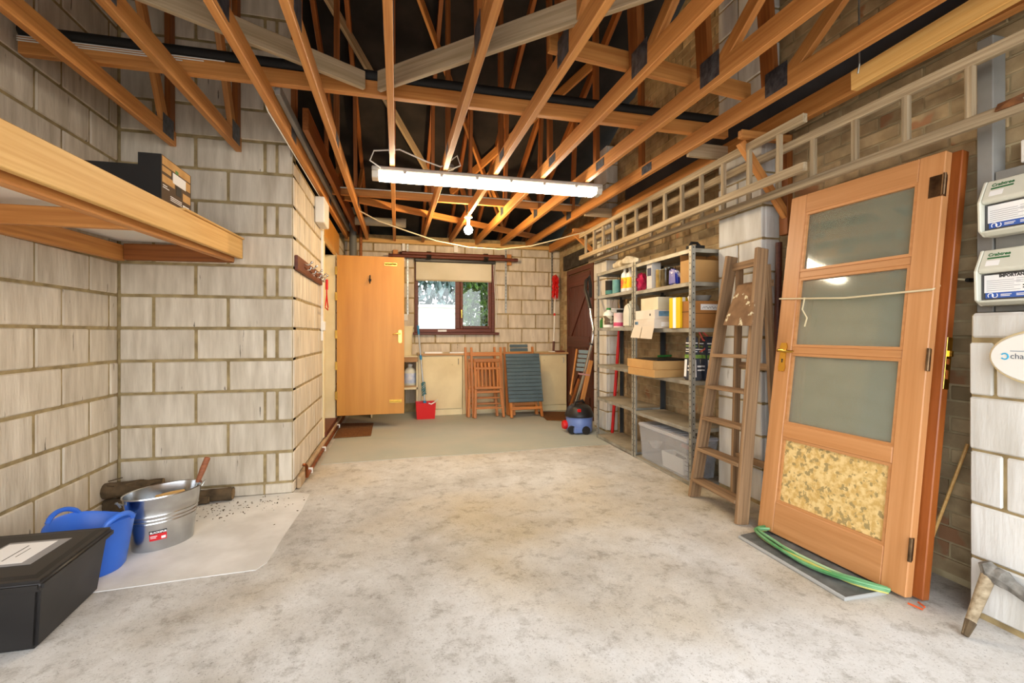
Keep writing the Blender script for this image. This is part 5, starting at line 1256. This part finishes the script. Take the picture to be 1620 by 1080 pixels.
# ---- rubber mat, hose and the two leaning doors
mt = thing('rubber_mat', 'grey rubber mat on the floor under the leaning doors', 'mat', (2.0, 2.0, 0))
mpts = [(1.905, 1.645), (2.112, 1.64), (2.30, 1.66), (2.30, 2.36), (1.93, 2.31), (1.905, 2.29)]
build(MB().prism(mpts, (0, 0, .0005), (1, 0, 0), (0, 1, 0), (0, 0, 1), .010), 'mat_sheet', M_RUBBER, mt, bevel=.003)
build(MB().tube([(2.13, 1.642, .008), (1.908, 1.642, .008), (1.905, 2.29, .008)], .0095, 8), 'rolled_edge', mat('mat_edge', '#a2a3a0', rough=.6), mt, smooth=True)
hs = thing('garden_hose', 'green and yellow garden hose laid along the foot of the glazed door', 'hose', (2.0, 2.0, .012))
for q in range(6):
    pts_ = [(2.10, 2.34 - .012*q, .022 + .008*(q % 3)), (2.04 - .006*q, 2.29, .022 + .009*(q % 3)), (2.022 - .012*q, 2.12, .022 + .010*(q % 3)), (2.03 - .013*q, 1.90, .022 + .011*(q % 2)), (2.07 - .010*q, 1.72, .022 + .010*(q % 3)), (2.12, 1.63 - .004*q, .022 + .008*(q % 3))]
    P = [Vector(p) for p in pts_]; sm = []
    for i in range(len(P) - 1):
        p0, p1, p2, p3 = P[max(i-1, 0)], P[i], P[i+1], P[min(i+2, len(P)-1)]
        for k in range(5):
            tq = k / 5; sm.append(.5*((2*p1) + (p2 - p0)*tq + (2*p0 - 5*p1 + 4*p2 - p3)*tq**2 + (3*p1 - p0 - 3*p2 + p3)*tq**3))
    sm.append(P[-1])
    build(MB().tube(sm, .0075, 8), 'hose_loop', [mat('hose_green', '#4f8f55', '#7fb383', rough=.4, scale=6), mat('hose_pale', '#a9c79a', rough=.4), mat('hose_yellow', '#c9c36a', rough=.4)][(0, 1, 0, 2, 0, 0)[q]], hs, smooth=True)
G_DOOR = glass_mat('obscured_glass', (.80, .83, .76), gloss=.13, rough=.07, haze=.38, haze_col=(.42, .45, .36))
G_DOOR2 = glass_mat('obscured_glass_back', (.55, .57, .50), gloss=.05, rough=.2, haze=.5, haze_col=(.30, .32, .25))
M_OSB = mat('cork_chip_panel', '#e3c88a', '#c9a560', rough=.7, scale=46, detail=4, lo=.40, hi=.62, spots='#a08c5c', spot_scale=38, spot_at=.575, bump=.3)
DW, DH, DT = .805, 2.0, .044
def glazed_door(name, label, M, wm, glass, panel_m, chrome=True):
    t = thing(name, label, 'door', M=M)
    sw = .106
    L_ = lambda n, a, b, w, h, m=wm, up=(0, 1, 0): plank(n, a, b, w, h, m, t, up, .004, local=True)
    y = DT/2
    L_('stile', (sw/2, y, 0), (sw/2, y, DH), sw, DT); L_('stile', (DW - sw/2, y, 0), (DW - sw/2, y, DH), sw, DT)
    def rail_(z0, z1, n='rail', th=DT): L_(n, (sw, y, (z0 + z1)/2), (DW - sw, y, (z0 + z1)/2), z1 - z0, th)
    rail_(0, .18); rail_(.556, .635); rail_(DH - .115, DH)
    rail_(1.045, 1.085, 'glazing_bar', DT*.8); rail_(1.49, 1.53, 'glazing_bar', DT*.8)
    def bead(x0, x1, z0, z1):
        b = .014; mb = MB().bx(x0, x1, .006, .022, z0, z0 + b).bx(x0, x1, .006, .022, z1 - b, z1).bx(x0, x0 + b, .006, .022, z0 + b, z1 - b).bx(x1 - b, x1, .006, .022, z0 + b, z1 - b)
        build(mb, 'glazing_bead', wm, t, local=True)
    for (z0, z1) in ((.635, 1.045), (1.085, 1.49), (1.53, DH - .115)):
        build(MB().bx(sw, DW - sw, .022, .027, z0, z1), 'pane', glass, t, local=True); bead(sw, DW - sw, z0, z1)
    build(MB().bx(sw, DW - sw, .018, .03, .18, .556), 'panel', panel_m, t, local=True); bead(sw, DW - sw, .18, .556)
    return t
def door_frame_M(o, far, up):
    ex = (Vector(far) - Vector(o)).normalized(); ez = Vector(up).normalized(); ez = (ez - ex*ez.dot(ex)).normalized(); ey = ez.cross(ex)
    return frame_M(o, ex, ey, ez)
# local x runs from the lock edge to the hinge edge (near the camera), y points to the wall
o1, far1 = Vector((2.150, 1.560, .020)), Vector((2.098, 2.372, .020))
MD = door_frame_M(far1, o1, (.262, .055, 1.98))
ex_, ey_, ez_ = MD.col[0].xyz, MD.col[1].xyz, MD.col[2].xyz
gd = glazed_door('glazed_door', 'glazed hardwood door with cork panel and brass handle leaning on the brick wall', MD, M_DOORWOOD, G_DOOR, M_OSB)
Mg2 = MD @ Matrix.Translation((.035, DT + .006, .004))
gd2 = glazed_door('glazed_door', 'second darker varnished glazed door leaning behind the cork panelled one', Mg2, M_DOORWOOD2, G_DOOR2, M_DARKDOOR)
# furniture of the front door
hx = .058; hz_ = 1.02
pl = build(MB().prism([(-.018, -.085), (.018, -.085), (.025, -.06), (.02, -.04), (.02, .04), (.026, .06), (.018, .085), (-.018, .085), (-.026, .06), (-.02, .04), (-.02, -.04), (-.025, -.06)], (hx, 0, hz_), (1, 0, 0), (0, 0, 1), (0, -1, 0), .006), 'handle_plate', M_BRASS, gd, local=True)
build(MB().tube([(hx, -.004, hz_ + .035), (hx, -.045, hz_ + .035), (hx + .02, -.052, hz_ + .036), (hx + .09, -.05, hz_ + .03), (hx + .105, -.045, hz_ + .034)], [.009, .009, .010, .008, .005], 10), 'lever', M_BRASS, gd, smooth=True, local=True)
build(MB().box((hx, -.0065, hz_ - .025), (.006, .002, .016)).ball((hx, -.0065, hz_ - .015), .005, 8, 6), 'keyhole', M_BLACK, gd, local=True)
for (zz, big) in ((1.84, True), (1.045, False), (.21, False)):
    mb = MB().tube([(DW + .006, -.006, zz - .05), (DW + .006, -.006, zz + .05)], .008, 10)
    if big: mb.bx(DW - .055, DW, -.003, .0, zz - .05, zz + .05)
    mb.bx(DW, DW + .003, 0, .02, zz - .05, zz + .05)
    build(mb, 'hinge', M_HINGE, gd, local=True)
# mortice lock on the edge of the second door
build(MB().bx(DW, DW + .004, .004, .040, .92, 1.15), 'lock_plate', M_BRASS, gd2, bevel=.001, local=True)
build(MB().bx(DW + .004, DW + .0055, .012, .026, .965, 1.005).bx(DW + .004, DW + .0055, .012, .026, 1.03, 1.055), 'lock_slot', M_DOORWOOD2, gd2, local=True)
build(MB().bx(DW + .004, DW + .018, .014, .026, 1.065, 1.09), 'latch', M_BRASS, gd2, local=True)
# string tied round the doors
S = lambda u, v, x: at_x(u, v, x)
w_ = lambda x, y, z_: MD @ Vector((x, y, z_))
tag(build(MB().tube([w_(-.006, .02, 1.375), w_(-.004, -.007, 1.375), w_(DW*.5, -.008, 1.35), w_(DW, -.007, 1.36), at_x(1510, 441, 2.50), at_x(1534, 443, 2.535)], .005, 6).tube([w_(.17, -.010, 1.37), w_(.165, -.013, 1.30), w_(.20, -.012, 1.25), w_(.19, -.012, 1.20)], .004, 6), 'string', M_ROPE, smooth=True), 'white string tied across the glazed door to a wall nail', 'string')
nl = at_x(1535, 443, 2.535); tag(build(MB().tube([nl + Vector((-.02, 0, 0)), nl + Vector((.03, 0, 0))], .009, 8), 'wall_nail', M_IRON), 'dark nail in the brick wall holding the white string', 'nail')
tag(build(MB().tube([at_x(1474, 852, 2.40), at_x(1531, 702, 2.50)], .007, 8), 'bamboo_cane', M_PINE_L), 'thin bamboo cane leaning behind the doors by the pier', 'cane')
tag(build(MB().tube([(2.135, 1.548, .012), (2.15, 1.50, .010), (2.175, 1.51, .012), (2.19, 1.545, .010)], .004, 6), 'orange_twine', mat('orange_twine', '#cf5a2a', rough=.8)), 'scrap of orange twine under the corner of the doors', 'twine')

# ---- meter board, consumer units and charger
mbd = thing('meter_board', 'grey painted meter board fixed on the brick wall above the pier', 'board', (2.5, 1.2, 1.262))
yfar = at_x(1545, 300, 2.47).y
ynear = at_x(1571, 300, 2.47).y
build(MB().bx(2.47, XR - .004, ynear, yfar, 1.264, 2.45), 'post', M_GREY, mbd, bevel=.003)
build(MB().bx(2.475, XR - .004, .70, ynear - .004, 1.264, at_x(1575, 272, 2.475).z), 'backing', M_GREY, mbd, bevel=.003)
def consumer_unit(label, z0, z1, yf, rib, heading):
    t = thing('consumer_unit', label, 'fuse box', (2.42, yf - .2, z0), group='consumer units')
    h = z1 - z0; yn = .80
    body = M_UNIT
    xb_, xa_, xm_ = 2.469, 2.425, 2.375
    pr = [(xb_, 0), (xa_ - .01, 0), (xm_, h*.10), (xm_, h*.62), (xa_, h), (xb_, h)]
    # a hood above and a recessed window below
    build(MB().prism([(xb_, h*.55), (xm_ + .006, h*.58), (xm_, h*.64), (xa_ - .012, h), (xb_, h)], (0, yn, z0), (1, 0, 0), (0, 0, 1), (0, 1, 0), yf - yn), 'hood', body, t, bevel=.004)
    build(MB().prism([(xb_, 0), (xm_ + .03, 0), (xm_ + .005, h*.07), (xm_ + .01, h*.10), (xb_, h*.10)], (0, yn, z0), (1, 0, 0), (0, 0, 1), (0, 1, 0), yf - yn), 'sill', body, t, bevel=.003)
    build(MB().prism([(xb_, 0), (xm_ + .03, 0), (xm_, h*.1), (xm_ - .004, h*.62), (xa_ - .014, h + .001), (xb_, h + .001)], (0, yf, z0), (1, 0, 0), (0, 0, 1), (0, 1, 0), .012), 'end_cheek', body, t, bevel=.003)
    win = build(MB().bx(xm_ + .022, xb_, yn, yf - .001, z0 + h*.10, z0 + h*.56), 'window', mat('smoked_plastic', '#4b4a4a', rough=.25), t)
    ex, ey, oo = (0, -1, 0), (0, 0, 1), Vector((xm_ + .021, yf - .012, z0 + h*.13))
    W, Hh = .20, h*.41
    build(quad(MB(), oo, ex, ey, 0, W, .24*Hh, Hh), 'paper_label', M_PAPER, t)
    build(quad(MB(), oo, ex, ey, .004, W - .03, 0, .235*Hh), 'blue_label', M_BLUE_INK, t)
    o2 = oo + Vector((-.0012, 0, 0))
    m = MB()
    for q in range(6): quad(m, o2, ex, ey, .008, .008 + (.09 if q % 2 else .11), (.32 + .085*q)*Hh, (.335 + .085*q)*Hh, .0004)
    for q in range(3): quad(m, o2, ex, ey, .105, .17, (.62 + .08*q)*Hh, (.635 + .08*q)*Hh, .0004)
    build(m, 'small_print', mat('grey_ink', '#8a8a92', rough=.8), t)
    m = MB()
    for q in range(2): quad(m, o2, ex, ey, .125, .15, (.36 + .10*q)*Hh, (.41 + .10*q)*Hh, .0005)
    build(m, 'stamp', M_RED_INK if not heading else M_INK, t)
    if heading: text('IMPORTANT', .016, o2 + Vector((0, -.05, .88*Hh)), ex, ey, M_INK, 'heading', t, bold=.0008)
    m = MB()
    for (cxx, r) in ((.022, .009), (.036, .009)):
        m.tube([o2 + Vector((-.0006, -(cxx + r*math.cos(a)), .115*Hh + r*math.sin(a))) for a in ([k*math.pi/8 for k in range(-2, 11)] if cxx < .03 else [k*math.pi/8 for k in range(6, 19)])], .0016, 4)
    build(m, 'logo_loops', M_PAPER, t)
    m = MB(); quad(m, o2, ex, ey, .055, .09, .13*Hh, .16*Hh, .0005); quad(m, o2, ex, ey, .055, .085, .07*Hh, .10*Hh, .0005); quad(m, o2, ex, ey, .105, .15, .13*Hh, .16*Hh, .0005); quad(m, o2, ex, ey, .105, .155, .07*Hh, .10*Hh, .0005)
    build(m, 'white_print', M_PAPER, t)
    # maker's name on the sloping hood
    p0 = Vector((xm_, 0, h*.64)); p1 = Vector((xa_ - .012, 0, h)); up = (p1 - p0).normalized(); nn = Vector((0, -1, 0)).cross(up)
    base = Vector((xm_, yf - .022, z0 + h*.64)) + up * (p1 - p0).length * .66
    text('Crabtree', .020, base, (0, -1, 0), up, M_GREEN_INK, 'maker_name', t, bold=.0008, depth=.0012)
    m = MB(); quad(m, base - up*.013, (0, -1, 0), up, 0, .074, 0, .007, .001); build(m, 'green_line', M_GREEN_INK, t)
    m = MB(); quad(m, base - up*.045, (0, -1, 0), up, 0, .045, 0, .024, .001); build(m, 'sticker', M_PAPER, t)
    if heading:
        q0 = base + Vector((0, -.135, 0)) - up*.05
        m = MB(); quad(m, q0, (0, -1, 0), up, 0, .16, 0, .075, .001); build(m, 'notice', M_PAPER, t)
        m = MB(); quad(m, q0, (0, -1, 0), up, 0, .16, .064, .075, .0016); quad(m, q0, (0, -1, 0), up, 0, .16, 0, .004, .0016); quad(m, q0, (0, -1, 0), up, 0, .004, 0, .075, .0016); build(m, 'notice_border', M_RED_INK, t)
    return t
M_UNIT = mat('ivory_plastic', '#d3d3c4', rough=.4)
ycu = at_x(1553, 340, 2.38).y
consumer_unit('upper ivory consumer unit on the grey meter board', at_x(1553, 375, 2.39).z, at_x(1558, 289, 2.41).z, ycu, 0, False)
consumer_unit('lower ivory consumer unit marked IMPORTANT on the grey meter board', at_x(1549, 484, 2.39).z, at_x(1554, 397, 2.41).z, ycu + .012, 0, True)
tag(build(MB().bx(2.50, XR - .004, .9, at_x(1614, 240, 2.50).y, at_x(1614, 258, 2.5).z, at_x(1614, 222, 2.5).z), 'white_box', M_WHITE, bevel=.004), 'white plastic box on the brick wall above the meter board', 'box')
ch = thing('charger', 'white oval wall charger with beige rim on the near pier', 'charger', (2.30, 1.155, .98))
cc = Vector((2.322, 1.165, 1.083))
def oval(r1, r2, x, d, m, n, par): 
    return build(MB().prism([(r1*math.cos(a), r2*math.sin(a)) for a in [k*2*math.pi/48 for k in range(48)]], (x, cc.y, cc.z), (0, 1, 0), (0, 0, 1), (-1, 0, 0), d), n, m, par, bevel=.004, smooth=True)
oval(.178, .108, 2.322, .055, mat('beige_plastic', '#d8c9a0', rough=.4), 'rim', ch); oval(.168, .098, 2.268, .012, M_WHITE, 'cover', ch)
xo = 2.2555
text('charge', .030, (xo, cc.y + .105, cc.z - .006), (0, -1, 0), (0, 0, 1), mat('slate_ink', '#3f4a5a'), 'brand_print', ch)
m = MB(); quad(m, (xo, cc.y + .105, cc.z + .0215), (0, -1, 0), (0, 0, 1), 0, .08, 0, .003, .0005); build(m, 'small_print', mat('slate_ink2', '#9aa2ac'), ch)
build(MB().tube([(xo, cc.y + .122 + .011*math.cos(a), cc.z + .002 + .011*math.sin(a)) for a in [k*math.pi/10 for k in range(2, 19)]], .0028, 5), 'logo', mat('cyan_ink', '#3ba6cf'), ch)
# old pick leaning on the pier
pc = thing('pick_tool', 'old weathered pick head and broken handle leaning on the near pier', 'tool', (2.13, 1.33, 0))
f0 = at_z(1526, 1006, 0.004); h0 = at_x(1566, 905, 2.285)
build(MB().tube([f0 + Vector((0, 0, .008)), f0 + (h0 - f0)*.22, f0 + (h0 - f0)*.6, h0], [.010, .017, .021, .024], 10), 'handle', M_GREYLADDER, pc, smooth=True)
build(MB().tube([f0 + Vector((-.001, -.001, .004)), f0 + (h0 - f0)*.23], [.012, .019], 7), 'rotted_tip', M_BARK, pc)
h1 = at_x(1585, 915, 2.29); h2 = at_x(1640, 955, 2.29); hm_ = at_x(1556, 897, 2.28)
mb = MB().tube([hm_ + Vector((0, 0, .02)), h0, h1, h1 + (h2 - h1)*.35, h2], [.022, .034, .036, .024, .02], 8)
rnd = random.Random(6)
for v in mb.v: v += Vector((rnd.uniform(-.004, .004), rnd.uniform(-.004, .004), rnd.uniform(-.004, .004)))
build(mb, 'pick_head', mat('caked_iron', '#8b877f', '#5f5b54', rough=.9, scale=30, bump=.5), pc)
